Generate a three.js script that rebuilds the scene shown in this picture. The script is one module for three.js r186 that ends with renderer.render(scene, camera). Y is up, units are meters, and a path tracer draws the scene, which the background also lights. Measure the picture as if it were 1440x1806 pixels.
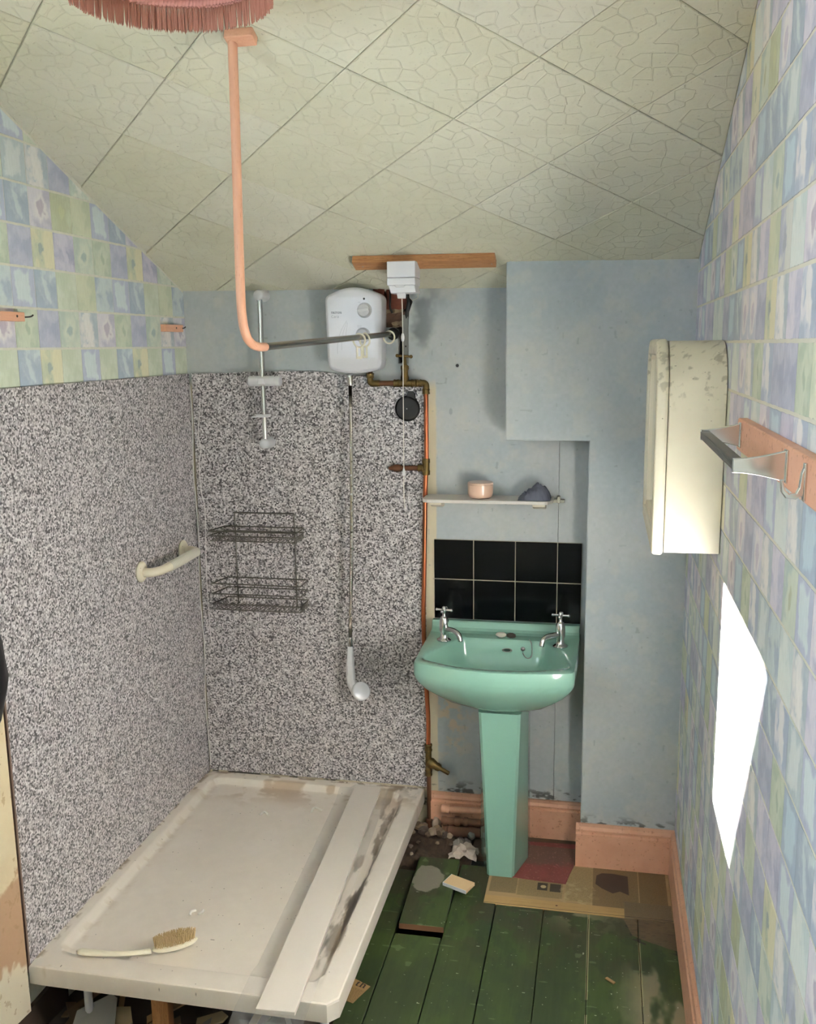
import * as THREE from 'three';
import { mergeGeometries, toCreasedNormals, mergeVertices } from 'three/addons/utils/BufferGeometryUtils.js';
import { RoundedBoxGeometry } from 'three/addons/geometries/RoundedBoxGeometry.js';

// ------------------------------------------------------------------ camera, sky, sun, exposure
const scene = new THREE.Scene();
const camera = new THREE.PerspectiveCamera(56.35, 1440 / 1806, 0.05, 60);
camera.rotation.order = 'YXZ';
camera.position.set(1.537, 1.8332, 3.3952);
camera.rotation.set(-0.1846, 0.2025, -0.0119);
camera.setViewOffset(1440, 1806, 0, -22, 1440, 1806);       // the photograph is cropped a little off the lens axis
camera.updateProjectionMatrix();
const renderer = new THREE.WebGLRenderer({ antialias: true });
renderer.toneMapping = THREE.LinearToneMapping;
renderer.toneMappingExposure = 2.06;
renderer.shadowMap.enabled = true;
scene.background = new THREE.Color(0.7, 0.84, 1.0);         // clear daylight outside the side window
scene.backgroundIntensity = 10;
const sun = new THREE.DirectionalLight(new THREE.Color(1, 0.93, 0.82), 160);
sun.position.set(1.818 - 1.818 * 4, 1.0 + 0.99 * 4, 1.45 + 1.1 * 4);
sun.target.position.set(1.818, 1.0, 1.45);
sun.castShadow = true; sun.shadow.radius = 1;
sun.shadow.camera.left = -3; sun.shadow.camera.right = 3; sun.shadow.camera.top = 3; sun.shadow.camera.bottom = -3; sun.shadow.camera.far = 20;
scene.add(sun, sun.target);

// ------------------------------------------------------------------ helpers
const V = (x, y, z) => new THREE.Vector3(x, y, z), PI = Math.PI;
function rng(seed) { let s = seed | 0; return () => { s = (s + 0x6d2b79f5) | 0; let t = Math.imul(s ^ (s >>> 15), 1 | s); t = (t + Math.imul(t ^ (t >>> 7), 61 | t)) ^ t; return ((t ^ (t >>> 14)) >>> 0) / 4294967296; }; }
const hash = (x, y, k = 0) => { let h = Math.imul(x, 374761393) + Math.imul(y, 668265263) + Math.imul(k, 1442695041); h = Math.imul(h ^ (h >>> 13), 1274126177); return ((h ^ (h >>> 16)) >>> 0) / 4294967296; };
function noise(x, y, k = 0, wrap = 0) {
  const xi = Math.floor(x), yi = Math.floor(y), fx = x - xi, fy = y - yi, u = fx * fx * (3 - 2 * fx), v = fy * fy * (3 - 2 * fy);
  const m = (a) => (wrap ? ((a % wrap) + wrap) % wrap : a);
  const a = hash(m(xi), m(yi), k), b = hash(m(xi + 1), m(yi), k), c = hash(m(xi), m(yi + 1), k), d = hash(m(xi + 1), m(yi + 1), k);
  return a + (b - a) * u + (c - a) * v + (a - b - c + d) * u * v;
}
const fbm = (x, y, k = 0, n = 4) => { let s = 0, a = 0.5, t = 0; for (let i = 0; i < n; i++) { s += a * noise(x, y, k + i * 17); t += a; a *= 0.5; x *= 2.03; y *= 2.03; } return s / t; };
const clamp = (x, a = 0, b = 1) => Math.min(b, Math.max(a, x));
const sstep = (a, b, x) => { const t = clamp((x - a) / (b - a)); return t * t * (3 - 2 * t); };
const mix = (a, b, t) => [a[0] + (b[0] - a[0]) * t, a[1] + (b[1] - a[1]) * t, a[2] + (b[2] - a[2]) * t];
function dataTex(w, h, f, srgb = true, repeat = true) {       // f(px, py) from the lower left corner -> [r, g, b] 0..255
  const d = new Uint8Array(w * h * 4);
  for (let y = 0; y < h; y++) for (let x = 0; x < w; x++) { const c = f(x, y), o = (y * w + x) * 4; d[o] = clamp(c[0], 0, 255); d[o + 1] = clamp(c[1], 0, 255); d[o + 2] = clamp(c[2], 0, 255); d[o + 3] = 255; }
  const t = new THREE.DataTexture(d, w, h); t.magFilter = THREE.LinearFilter; t.minFilter = THREE.LinearMipmapLinearFilter; t.generateMipmaps = true;
  if (repeat) t.wrapS = t.wrapT = THREE.RepeatWrapping;
  if (srgb) t.colorSpace = THREE.SRGBColorSpace;
  t.needsUpdate = true; return t;
}
function canvasTex(w, h, draw) { const c = document.createElement('canvas'); c.width = w; c.height = h; draw(c.getContext('2d'), w, h); const t = new THREE.CanvasTexture(c); t.colorSpace = THREE.SRGBColorSpace; return t; }
const std = (color, roughness = 0.6, more = {}) => new THREE.MeshStandardMaterial({ color, roughness, ...more });
const phys = (color, roughness, more = {}) => new THREE.MeshPhysicalMaterial({ color, roughness, ...more });

const taken = new Map();
function numbered(n) { const k = taken.get(n) ?? 0; taken.set(n, k + 1); return k ? n + '_' + String(k).padStart(3, '0') : n; }
function part(name, geo, mat, parent) { const m = new THREE.Mesh(geo, mat); m.name = name; m.castShadow = m.receiveShadow = true; parent.add(m); return m; }
function thing(name, label, category, [x, y, z] = [0, 0, 0], group) {
  const o = new THREE.Group(); o.name = numbered(name); o.position.set(x, y, z); o.userData = { label, category }; if (group) o.userData.group = group; scene.add(o); return o;
}
function single(name, label, category, geo, mat, pos = [0, 0, 0], group) { const m = part(numbered(name), geo, mat, scene); m.position.set(...pos); m.userData = { label, category }; if (group) m.userData.group = group; return m; }
function struct(name, geo, mat) { const m = part(numbered(name), geo, mat, scene); m.userData.kind = 'structure'; return m; }
function copyOf(o, label, group) { const c = o.clone(); c.name = numbered(o.name.replace(/_\d+$/, '')); c.userData = { ...o.userData, label: label ?? o.userData.label }; if (group) c.userData.group = group; scene.add(c); return c; }

const move = (g, x, y, z) => g.translate(x, y, z);
const strip = (g) => { const q = g.index ? g.toNonIndexed() : g; for (const k of Object.keys(q.attributes)) if (!['position', 'normal', 'uv'].includes(k)) q.deleteAttribute(k); return q; };
const join = (...gs) => mergeGeometries(gs.flat().map(strip));
const span = (x0, x1, y0, y1, z0, z1) => move(new THREE.BoxGeometry(x1 - x0, y1 - y0, z1 - z0), (x0 + x1) / 2, (y0 + y1) / 2, (z0 + z1) / 2);
const rspan = (x0, x1, y0, y1, z0, z1, r = 0.002, s = 2) => move(new RoundedBoxGeometry(x1 - x0, y1 - y0, z1 - z0, s, r), (x0 + x1) / 2, (y0 + y1) / 2, (z0 + z1) / 2);
const tube = (pts, r, seg = 8, n = 0, closed = false, tension = 0.5) => new THREE.TubeGeometry(new THREE.CatmullRomCurve3(pts.map((p) => V(...p)), closed, 'catmullrom', tension), n || pts.length * 8, r, seg, closed);
function rod(a, b, r, seg = 10, r2 = r) { const A = V(...a), B = V(...b), d = B.clone().sub(A); const g = new THREE.CylinderGeometry(r2, r, d.length(), seg); g.translate(0, d.length() / 2, 0); g.applyQuaternion(new THREE.Quaternion().setFromUnitVectors(V(0, 1, 0), d.normalize())); return g.translate(A.x, A.y, A.z); }
const lathe = (pts, seg = 24) => new THREE.LatheGeometry(pts.map((p) => new THREE.Vector2(p[0], p[1])), seg);
function latheAlong(pts, a, dir, seg = 20) { const g = lathe(pts, seg); g.applyQuaternion(new THREE.Quaternion().setFromUnitVectors(V(0, 1, 0), V(...dir).normalize())); return g.translate(...a); }
const ball = (x, y, z, r, s = 14) => move(new THREE.SphereGeometry(r, s, Math.max(6, s >> 1)), x, y, z);
function prism(poly, depth, bevel = 0, seg = 2, holes = []) {
  const s = new THREE.Shape(poly.map((p) => new THREE.Vector2(p[0], p[1])));
  for (const h of holes) s.holes.push(new THREE.Path(h.map((p) => new THREE.Vector2(p[0], p[1]))));
  return new THREE.ExtrudeGeometry(s, { depth: depth - 2 * bevel, bevelEnabled: bevel > 0, bevelThickness: bevel, bevelSize: bevel, bevelOffset: -bevel, bevelSegments: seg, curveSegments: 12 }).translate(0, 0, bevel);
}
const basis = (x, y, z, o) => new THREE.Matrix4().makeBasis(V(...x), V(...y), V(...z)).setPosition(...o);
const ONX = (x) => basis([0, 0, -1], [0, 1, 0], [1, 0, 0], [x, 0, 0]);      // (a, b, d) -> z = -a, y = b, x = x + d
function planarUV(g, fu, fv) { const p = g.attributes.position, u = new Float32Array(p.count * 2); for (let i = 0; i < p.count; i++) { u[i * 2] = fu(p.getX(i), p.getY(i), p.getZ(i)); u[i * 2 + 1] = fv(p.getX(i), p.getY(i), p.getZ(i)); } g.setAttribute('uv', new THREE.BufferAttribute(u, 2)); return g; }
function loft(rings, capA = false, capB = false, crease = 0.6, closed = true) {
  const N = rings[0].length, pos = [], idx = [];
  for (const r of rings) for (const p of r) pos.push(p[0], p[1], p[2]);
  const M = closed ? N : N - 1;
  for (let i = 0; i + 1 < rings.length; i++) for (let j = 0; j < M; j++) { const a = i * N + j, b = i * N + (j + 1) % N, c = a + N, d = b + N; idx.push(a, b, d, a, d, c); }
  const cap = (i, flip) => { const r = rings[i], c = pos.length / 3; let x = 0, y = 0, z = 0; for (const p of r) { x += p[0]; y += p[1]; z += p[2]; } pos.push(x / N, y / N, z / N); for (let j = 0; j < N; j++) { const a = i * N + j, b = i * N + (j + 1) % N; if (flip) idx.push(c, b, a); else idx.push(c, a, b); } };
  if (capA) cap(0, true); if (capB) cap(rings.length - 1, false);
  const g = new THREE.BufferGeometry(); g.setAttribute('position', new THREE.Float32BufferAttribute(pos, 3)); g.setIndex(idx);
  const q = toCreasedNormals(g, crease); planarUV(q, (x, y, z) => x, (x, y, z) => z + y); return q;
}
function star(poly, c, N) {                                     // resample a star-shaped outline by angle about c
  const out = [];
  for (let i = 0; i < N; i++) {
    const a = (i / N) * 2 * PI, dx = Math.cos(a), dy = -Math.sin(a); let best = 0;
    for (let j = 0; j < poly.length; j++) {
      const p = poly[j], q = poly[(j + 1) % poly.length], ex = q[0] - p[0], ey = q[1] - p[1], den = dx * ey - dy * ex; if (Math.abs(den) < 1e-12) continue;
      const t = ((p[0] - c[0]) * ey - (p[1] - c[1]) * ex) / den, s = ((p[0] - c[0]) * dy - (p[1] - c[1]) * dx) / den;
      if (t > 0 && s >= -1e-9 && s <= 1 + 1e-9) best = Math.max(best, t);
    }
    out.push([c[0] + dx * best, c[1] + dy * best]);
  }
  return out;
}
function chaikin(poly, n = 2, k = 0.25) { for (let i = 0; i < n; i++) { const o = []; for (let j = 0; j < poly.length; j++) { const p = poly[j], q = poly[(j + 1) % poly.length]; o.push([p[0] + (q[0] - p[0]) * k, p[1] + (q[1] - p[1]) * k], [q[0] + (p[0] - q[0]) * k, q[1] + (p[1] - q[1]) * k]); } poly = o; } return poly; }
const scaled = (poly, c, sx, sy = sx) => poly.map((p) => [c[0] + (p[0] - c[0]) * sx, c[1] + (p[1] - c[1]) * sy]);
function roundRect(x0, x1, y0, y1, r, n = 5) { const o = []; for (const [cx, cy, a0] of [[x1 - r, y1 - r, 0], [x0 + r, y1 - r, PI / 2], [x0 + r, y0 + r, PI], [x1 - r, y0 + r, 1.5 * PI]]) for (let i = 0; i <= n; i++) { const a = a0 + (i / n) * PI / 2; o.push([cx + r * Math.cos(a), cy + r * Math.sin(a)]); } return o; }
function clipHalf(poly, a, b, c) { const o = []; for (let i = 0; i < poly.length; i++) { const p = poly[i], q = poly[(i + 1) % poly.length], dp = a * p[0] + b * p[1] - c, dq = a * q[0] + b * q[1] - c; if (dp <= 0) o.push(p); if ((dp < 0 && dq > 0) || (dp > 0 && dq < 0)) { const t = dp / (dp - dq); o.push([p[0] + (q[0] - p[0]) * t, p[1] + (q[1] - p[1]) * t]); } } return o; }
const area = (p) => { let s = 0; for (let i = 0; i < p.length; i++) { const a = p[i], b = p[(i + 1) % p.length]; s += a[0] * b[1] - b[0] * a[1]; } return s / 2; };
function lump(r, seed, [sx, sy, sz] = [1, 1, 1], rough = 0.35, detail = 1) {
  const g = mergeVertices(new THREE.IcosahedronGeometry(r, detail).deleteAttribute('uv').deleteAttribute('normal'), 1e-6), p = g.attributes.position, R = rng(seed);
  for (let i = 0; i < p.count; i++) { const k = 1 + (R() - 0.5) * 2 * rough; p.setXYZ(i, p.getX(i) * k * sx, p.getY(i) * k * sy, p.getZ(i) * k * sz); }
  const q = toCreasedNormals(g, 0.5); planarUV(q, (x) => x, (x, y, z) => y + z); return q;
}

// ------------------------------------------------------------------ shared materials
const W = 1.818;                                                // inside width of the room
const chrome = std(0xd8d8d6, 0.16, { metalness: 1 }), dullMetal = std(0x9a9892, 0.38, { metalness: 1 }), wireMetal = std(0x77736d, 0.45, { metalness: 1 });
const salmonTex = dataTex(256, 256, (x, y) => { const n = fbm(x / 38, y / 38, 5), m = fbm(x / 6, y / 6, 9); let c = mix([224, 172, 142], [210, 154, 124], n); c = mix(c, [150, 98, 72], sstep(0.7, 0.82, m) * 0.5); return c; });
const salmon = std(0xffffff, 0.48, { map: salmonTex });
const white = std(0xdedde0, 0.35), cream = std(0xe8dec6, 0.42), black = std(0x141312, 0.5);
const copperTex = dataTex(64, 256, (x, y) => mix([186, 108, 74], [120, 74, 52], sstep(0.45, 0.75, fbm(x / 14, y / 20, 3))));
const copper = std(0xffffff, 0.36, { map: copperTex, metalness: 0.85 });
const oldCopper = std(0x6b4632, 0.55, { metalness: 0.5 });
const brassTex = dataTex(128, 128, (x, y) => mix([132, 102, 52], [86, 78, 52], fbm(x / 12, y / 12, 7)));
const brass = std(0xffffff, 0.5, { map: brassTex, metalness: 0.75 });
const woodTex = dataTex(256, 256, (x, y) => { const g = fbm(x / 60, y / 5, 4), f = fbm(x / 20, y / 1.6, 8); return mix(mix([196, 146, 98], [158, 106, 66], g), [128, 84, 52], sstep(0.6, 0.8, f) * 0.6); });
woodTex.repeat.set(4, 4);
const wood = std(0xffffff, 0.7, { map: woodTex });

// speckled laminate
const speckTex = (() => {
  const n = 150, S = 1024, cell = S / n, pal = [];
  const R = rng(77); for (let i = 0; i < n * n; i++) { const r = R(); pal.push(r < 0.17 ? [70, 66, 68] : r < 0.38 ? [126, 120, 121] : r < 0.64 ? [168, 162, 163] : r < 0.9 ? [202, 196, 197] : [226, 222, 222]); }
  const jx = [], jy = []; for (let i = 0; i < n * n; i++) { jx.push(R()); jy.push(R()); }
  return dataTex(S, S, (x, y) => {
    const u = (x + 2.2 * (noise(x / 5, y / 5, 1) - 0.5)) / cell, v = (y + 2.2 * (noise(x / 5, y / 5, 2) - 0.5)) / cell, a = Math.floor(u), b = Math.floor(v); let best = 9, bi = 0;
    for (let i = -1; i < 2; i++) for (let j = -1; j < 2; j++) { const p = (a + i + n) % n, q = (b + j + n) % n, k = p * n + q, dx = a + i + jx[k] - u, dy = b + j + jy[k] - v, d = dx * dx + dy * dy; if (d < best) { best = d; bi = k; } }
    return pal[bi];
  });
})();
speckTex.repeat.set(1 / 0.72, 1 / 0.72);
const speckle = std(0xffffff, 0.32, { map: speckTex });

// ------------------------------------------------------------------ ceiling
const SL = 0.39, k0 = Math.hypot(1, SL), cu = [1, -0.013, 0], cs = [0, SL / k0, 1 / k0], cd = [0.013 * -0, -1 / k0, SL / k0];
const CB = basis(cu, cs, cd, [0, 2.042, 0]);
const ceilY = (x, z) => 2.042 - 0.013 * x + SL * z;
const crackleBump = (() => {
  const n = 15, S = 768, cell = S / n, R = rng(5), jx = [], jy = []; for (let i = 0; i < n * n; i++) { jx.push(0.1 + 0.8 * R()); jy.push(0.1 + 0.8 * R()); }
  return dataTex(S, S, (x, y) => {
    const u = (x / cell) * 1, v = (y / cell) * 1, a = Math.floor(u), b = Math.floor(v), ds = [];
    for (let i = -2; i < 3; i++) for (let j = -2; j < 3; j++) { const p = (a + i + n) % n, q = (b + j + n) % n, k = p * n + q; ds.push([Math.hypot(a + i + jx[k] - u, b + j + jy[k] - v), k]); }
    ds.sort((p, q) => p[0] - q[0]);
    const e = ds[1][0] - ds[0][0], keep = hash(Math.min(ds[0][1], ds[1][1]), Math.max(ds[0][1], ds[1][1]), 3) < 0.78 ? 1 : 0, h = 120 * (1 - sstep(0.03, 0.11, e)) * keep + 40 * fbm(x / 9, y / 9, 2);
    return [h, h, h];
  }, false);
})();
crackleBump.repeat.set(1 / 0.61, 1 / 0.61);
const ceilMap = dataTex(512, 512, (x, y) => { const n = fbm(x / 60, y / 60, 21), m = noise(x / 2.2, y / 2.2, 4), s = noise(x / 5, y / 5, 14); let c = mix([222, 219, 202], [212, 209, 190], n); if (m > 0.965) c = mix(c, [120, 112, 98], 0.35); return mix(c, [172, 166, 146], sstep(0.82, 0.95, s) * 0.12); });
ceilMap.repeat.set(1 / 0.9, 1 / 0.9);
const ceilMats = [0, 1, 2].map((i) => std([0xffffff, 0xfdfdfa, 0xfafaf4][i], 0.85, { map: ceilMap, bumpMap: crackleBump, bumpScale: 0.0022 }));
const ceiling = struct('ceiling', join(prism([[-0.15, -0.2], [W + 0.15, -0.2], [W + 0.15, 2.25], [-0.15, 2.25]], 0.09).translate(0, 0, -0.096).applyMatrix4(CB), span(-0.15, W + 0.15, ceilY(0, 2.08), ceilY(0, 2.08) + 0.1, 2.05, 4.3)), std(0xd6d3c4, 0.9));
{
  const R = rng(31);
  for (let m = -6; m < 7; m++) for (let k = -2; k < 9; k++) {
    if ((k + m) & 1) continue;
    const cx = 0.265 + 0.2225 * (k + 1), c2 = 0.98 + 0.2125 * m;                    // a diamond centred one step beside a vertex of the grid
    let poly = [[cx - 0.2225, c2], [cx, c2 - 0.2125], [cx + 0.2225, c2], [cx, c2 + 0.2125]];
    const g = 0.0013; poly = scaled(poly, [cx, c2], 1 - g / 0.15);
    poly = clipHalf(clipHalf(clipHalf(clipHalf(poly, -1, 0, 0.001), 1, 0, W - 0.001), 0, -1, 0), 0, 1, 2.23);
    if (poly.length < 3 || Math.abs(area(poly)) < 2e-4) continue;
    const t = part('ceiling_tile', prism(poly, 0.007, 0.0016, 1), ceilMats[Math.floor(R() * 3)], ceiling);
    t.geometry.applyMatrix4(new THREE.Matrix4().makeTranslation(0, 0, -0.007 + (R() - 0.5) * 0.0018)).applyMatrix4(CB);
  }
}

// ------------------------------------------------------------------ wallpaper with embossed printed tiles
const CELL = 160, COLS = 6, ROWS = 4;
const designs = [
  { a: [150, 158, 190], b: [182, 184, 206], blot: 0 }, { a: [168, 190, 158], b: [196, 208, 176], blot: 1, c: [150, 176, 142] }, { a: [176, 172, 196], b: [216, 208, 218], blot: 2, c: [176, 160, 182] },
  { a: [158, 178, 190], b: [226, 220, 214], blot: 3 }, { a: [172, 194, 176], b: [202, 212, 186], blot: 1, c: [134, 166, 166] }, { a: [146, 166, 190], b: [190, 208, 210], blot: 4 },
  { a: [188, 202, 160], b: [206, 212, 170], blot: 0 }, { a: [168, 178, 206], b: [200, 218, 220], blot: 5 }, { a: [190, 204, 168], b: [204, 214, 184], blot: 0 }, { a: [186, 198, 158], b: [224, 216, 166], blot: 6, c: [136, 156, 154] },
  { a: [148, 170, 192], b: [188, 206, 206], blot: 4 }, { a: [192, 206, 164], b: [180, 190, 140], blot: 1, c: [196, 204, 140] },
  { a: [146, 150, 186], b: [196, 190, 212], blot: 4 }, { a: [160, 188, 180], b: [200, 212, 186], blot: 1, c: [170, 178, 128] }, { a: [172, 192, 196], b: [206, 216, 214], blot: 5 }, { a: [156, 174, 200], b: [222, 218, 222], blot: 3 },
  { a: [178, 200, 182], b: [216, 222, 200], blot: 2, c: [150, 172, 176] }, { a: [170, 172, 202], b: [212, 204, 220], blot: 0 }, { a: [196, 208, 172], b: [222, 222, 186], blot: 6, c: [168, 188, 160] }, { a: [152, 176, 200], b: [176, 204, 218], blot: 5 },
  { a: [182, 190, 210], b: [224, 216, 226], blot: 2, c: [194, 182, 204] }, { a: [164, 188, 168], b: [208, 216, 190], blot: 4 }, { a: [186, 206, 204], b: [214, 224, 216], blot: 0 }, { a: [160, 168, 196], b: [208, 210, 200], blot: 6, c: [150, 160, 178] },
];
const paperTex = dataTex(COLS * CELL, ROWS * CELL, (px, py) => {
  const ci = Math.floor(px / CELL), ri = Math.floor(py / CELL), d = designs[ri * COLS + ci], k = 100 + (ri * COLS + ci) * 7, x = (px % CELL) / CELL, y = (py % CELL) / CELL;
  const wx = x + (fbm(x * 5, y * 5, k) - 0.5) * 0.3, wy = y + (fbm(x * 5, y * 5, k + 3) - 0.5) * 0.3;
  let c = mix(d.a, d.b, sstep(0.3, 0.7, fbm(wx * 2.4, wy * 2.4, k + 1)));
  const r = Math.hypot((wx - 0.5) * 1.25, wy - 0.5), hi = mix(d.b, [236, 232, 224], 0.6);
  if (d.blot === 1) { c = mix(c, d.b, 1 - sstep(0.25, 0.45, r)); c = mix(c, d.c, 0.75 * (1 - sstep(0.1, 0.2, r))); }
  if (d.blot === 2) { c = mix(c, hi, 0.85 * (1 - sstep(0.26, 0.42, r))); c = mix(c, d.c, 0.9 * (1 - sstep(0.14, 0.24, r))); }
  if (d.blot === 3) { c = mix(c, hi, 0.9 * (1 - sstep(0.13, 0.26, Math.abs(wx - 0.52 + (y - 0.5) * 0.25) + Math.max(0, Math.abs(wy - 0.55) - 0.28)))); }
  if (d.blot === 4) { c = mix(c, d.b, 0.95 * (1 - sstep(0.06, 0.2, Math.abs(wx - 0.5 - (0.5 - y) * 0.35) + Math.max(0, Math.abs(wy - 0.5) - 0.22)))); }
  if (d.blot === 5) { c = mix(d.a, d.b, 1 - sstep(0.3, 0.42, Math.max(Math.abs(wx - 0.5) * 1.15, Math.abs(wy - 0.5)))); }
  if (d.blot === 6) { c = mix(c, d.b, sstep(0.45, 0.6, wx)); c = mix(c, d.c, 0.85 * (1 - sstep(0.1, 0.17, Math.hypot((wx - 0.42) * 1.4, wy - 0.45)))); }
  const s = (fbm(x * 26, y * 7, k + 5) - 0.5) * 16; c = [c[0] + s, c[1] + s, c[2] + s];
  const e = 0.03 + 0.03 * noise(x * 20, 3, k + 9); if (y < e) c = mix(c, [112, 128, 128], 0.6 * noise(x * 30, y * 9, k)); if (y > 1.02 - e) c = mix(c, [128, 138, 140], 0.35 * noise(x * 26, 7, k));
  const gm = (c[0] + c[1] + c[2]) / 3; return mix(mix(c, [gm, gm, gm], 0.3), [246, 246, 246], 0.13);
}, true, false);
const paper = std(0xffffff, 0.6, { map: paperTex });
const groutTex = dataTex(256, 256, (x, y) => mix([222, 220, 204], [204, 203, 190], fbm(x / 9, y / 9, 55)));
groutTex.repeat.set(3, 3);
const paperGround = std(0xffffff, 0.7, { map: groutTex });
const TW = 0.1075, TH = 0.1085;
function paperPiece(poly, cell, a0, b0, edge) {                // poly in (a, b) metres, relative to its own lower left corner
  const g = prism(poly, 0.0009), ci = cell % COLS, ri = Math.floor(cell / COLS);
  planarUV(g, (x) => (ci + 0.02 + 0.96 * clamp((x - a0) / TW)) / COLS, (x, y) => (ri + 0.02 + 0.96 * clamp((y - b0) / TH)) / ROWS);
  return g;
}
function wobbly(seed, gx, gy) {                                // a full tile's outline, its edges a little uneven
  const R = rng(seed), o = [], x0 = gx, x1 = TW - gx, y0 = gy, y1 = TH - gy, j = () => (R() - 0.5) * 0.0013;
  for (let i = 0; i < 5; i++) o.push([x0 + ((x1 - x0) * i) / 5, y0 + j()]);
  for (let i = 0; i < 3; i++) o.push([x1 + j() * 0.5, y0 + ((y1 - y0) * i) / 3]);
  for (let i = 0; i < 5; i++) o.push([x1 - ((x1 - x0) * i) / 5, y1 + j()]);
  for (let i = 0; i < 3; i++) o.push([x0 + j() * 0.5, y1 - ((y1 - y0) * i) / 3]);
  return o;
}

// left wall: paper above, bare patched plaster below; the side window lies out of frame, towards the camera
const WZ0 = 2.265, WZ1 = 3.95, WY0 = 1.715, WY1 = 2.345;
const wallLeft = struct('wall_left', prism([[-4.25, -0.2], [0.12, -0.2], [0.12, 3.1], [-4.25, 3.1]], 0.12, 0, 1, [[[-WZ1, WY0], [-WZ0, WY0], [-WZ0, WY1], [-WZ1, WY1]]]).applyMatrix4(ONX(-0.12)), paperGround);
{
  const pat = [[8, 7, 8, 9, 5], [0, 1, 2, 3, 4], [6, 8, 5, 7, 10], [0, 1, 4, 12, 9], [11, 2, 5, 7, 6], [13, 16, 0, 3, 14]];
  const cache = new Map();
  for (let r = 0; r < 8; r++) for (let c = 0; c < 12; c++) {
    const z1 = 0.098 + TW * c - 0.0, b0 = 1.729 + TH * r, a0 = -z1, cell = pat[r % 6][(c + r * 2) % 5];
    let poly = wobbly(900 + cell * 3 + (r % 2), 0.0014, 0.0032);
    const full = b0 + TH < ceilY(0, z1 - TW) - 0.01 && z1 - TW > 0;
    if (!full) { poly = poly.map((p) => [p[0] + a0, p[1] + b0]); poly = clipHalf(clipHalf(poly, 1, 0, 0), SL, 1, 2.034); if (poly.length < 3 || area(poly) < 2e-4) continue; poly = poly.map((p) => [p[0] - a0, p[1] - b0]); }
    const key = cell * 2 + (r % 2); let g = full ? cache.get(key) : null;
    if (!g) { g = paperPiece(poly, cell, 0, 0).applyMatrix4(ONX(0)); if (full) cache.set(key, g); }
    const m = part('wallpaper_tile', g, paper, wallLeft); m.position.set(0, b0, z1);
  }
  const plasterTex = dataTex(512, 512, (x, y) => {
    const z = x / 512, h = y / 512, n = fbm(x / 40, y / 40, 61), m = fbm(x / 9, y / 9, 62); let c = mix([220, 204, 170], [202, 184, 150], n);
    const brown = sstep(0.03, 0.0, Math.hypot((z - 0.0) * 0.35, h - 0.31 + (n - 0.5) * 0.16) - 0.115 - (m - 0.5) * 0.03); c = mix(c, [172, 138, 108], brown * 0.9);
    const pale = sstep(0.02, 0.0, Math.hypot((z - 0.1) * 0.7, h - 0.08 + (n - 0.5) * 0.2) - 0.12); c = mix(c, [216, 204, 178], pale);
    if (m > 0.72) c = mix(c, [150, 120, 84], 0.4); return c;
  }, true);
  const plB = dataTex(256, 256, (x, y) => { const h = 255 * (0.7 * fbm(x / 50, y / 50, 71, 3) + 0.3 * fbm(x / 8, y / 8, 73)); return [h, h, h]; }, false);
  const edge = []; const R = rng(8); for (let i = 0; i <= 24; i++) edge.push([-3.2 + (1.913 * i) / 24, 0.03 + 0.012 * (R() - 0.5)]);
  const pl = prism([...edge, [-1.287, 1.74], [-3.2, 1.74]], 0.018, 0.004, 2); planarUV(pl, (x) => -x - 1.268, (x, y) => y);
  part('plaster', pl.applyMatrix4(ONX(0)), std(0xffffff, 0.85, { map: plasterTex, bumpMap: plB, bumpScale: 0.006 }), wallLeft);
}
// right wall
const wallRight = struct('wall_right', span(W, W + 0.15, -0.2, 3.1, -0.15, 4.25), paperGround);
{
  const cache = new Map(), stuff = [], R = rng(4), INX = basis([0, 0, 1], [0, 1, 0], [-1, 0, 0], [0, 0, 0]); let count = 0;
  const jobs = [];
  for (let r = 0; r < 24; r++) for (let c = 0; c < 24; c++) jobs.push([r, c, Math.floor(R() * 24), R() < 0.6]);
  jobs.sort((p, q) => q[1] - p[1]);
  for (const [r, c, rnd, pick] of jobs) {
    const z0 = 0.148 + TW * c, b0 = 0.098 + TH * r + 0.0, mid = z0 + TW / 2;
    const seen = z0 < 2.42 && b0 > -0.08 + Math.max(0, z0 - 1.2) * 0.8;
    if (!seen || z0 + TW < 0.18 || b0 > ceilY(W, z0 + TW) + 0.01) continue;
    const cell = pick ? [0, 7, 15, 17, 19, 20, 22, 14, 12, 5, 3, 2][(c * 5 + r * 3) % 12] : rnd;
    let poly = wobbly(300 + cell * 2 + (c & 1), 0.0006, 0.0032);
    const lim = ceilY(W, z0) - 0.012, full = b0 + TH < lim && b0 > 0.16;
    if (!full) { poly = clipHalf(clipHalf(poly, -SL, 1, ceilY(W, z0) - 0.003 - b0), 0, -1, -(0.15 - b0)); if (poly.length < 3 || area(poly) < 1e-4) continue; }
    const key = cell * 2 + (c & 1); let g = full ? cache.get(key) : null;
    if (!g) { g = paperPiece(poly, cell, 0, 0).applyMatrix4(INX); if (full) cache.set(key, g); }
    if (z0 > 0.7 && count < 296) { const m = part('wallpaper_tile', g, paper, wallRight); m.position.set(W, b0, z0); count++; }
    else stuff.push(strip(g.clone()).translate(W, b0, z0));
  }
  part('wallpaper_tiles', mergeGeometries(stuff), paper, wallRight).userData.kind = 'stuff';
}
struct('wall_front', span(-0.12, W + 0.15, -0.2, 3.1, 4.2, 4.35), std(0xd2d2c8, 0.8));

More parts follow.
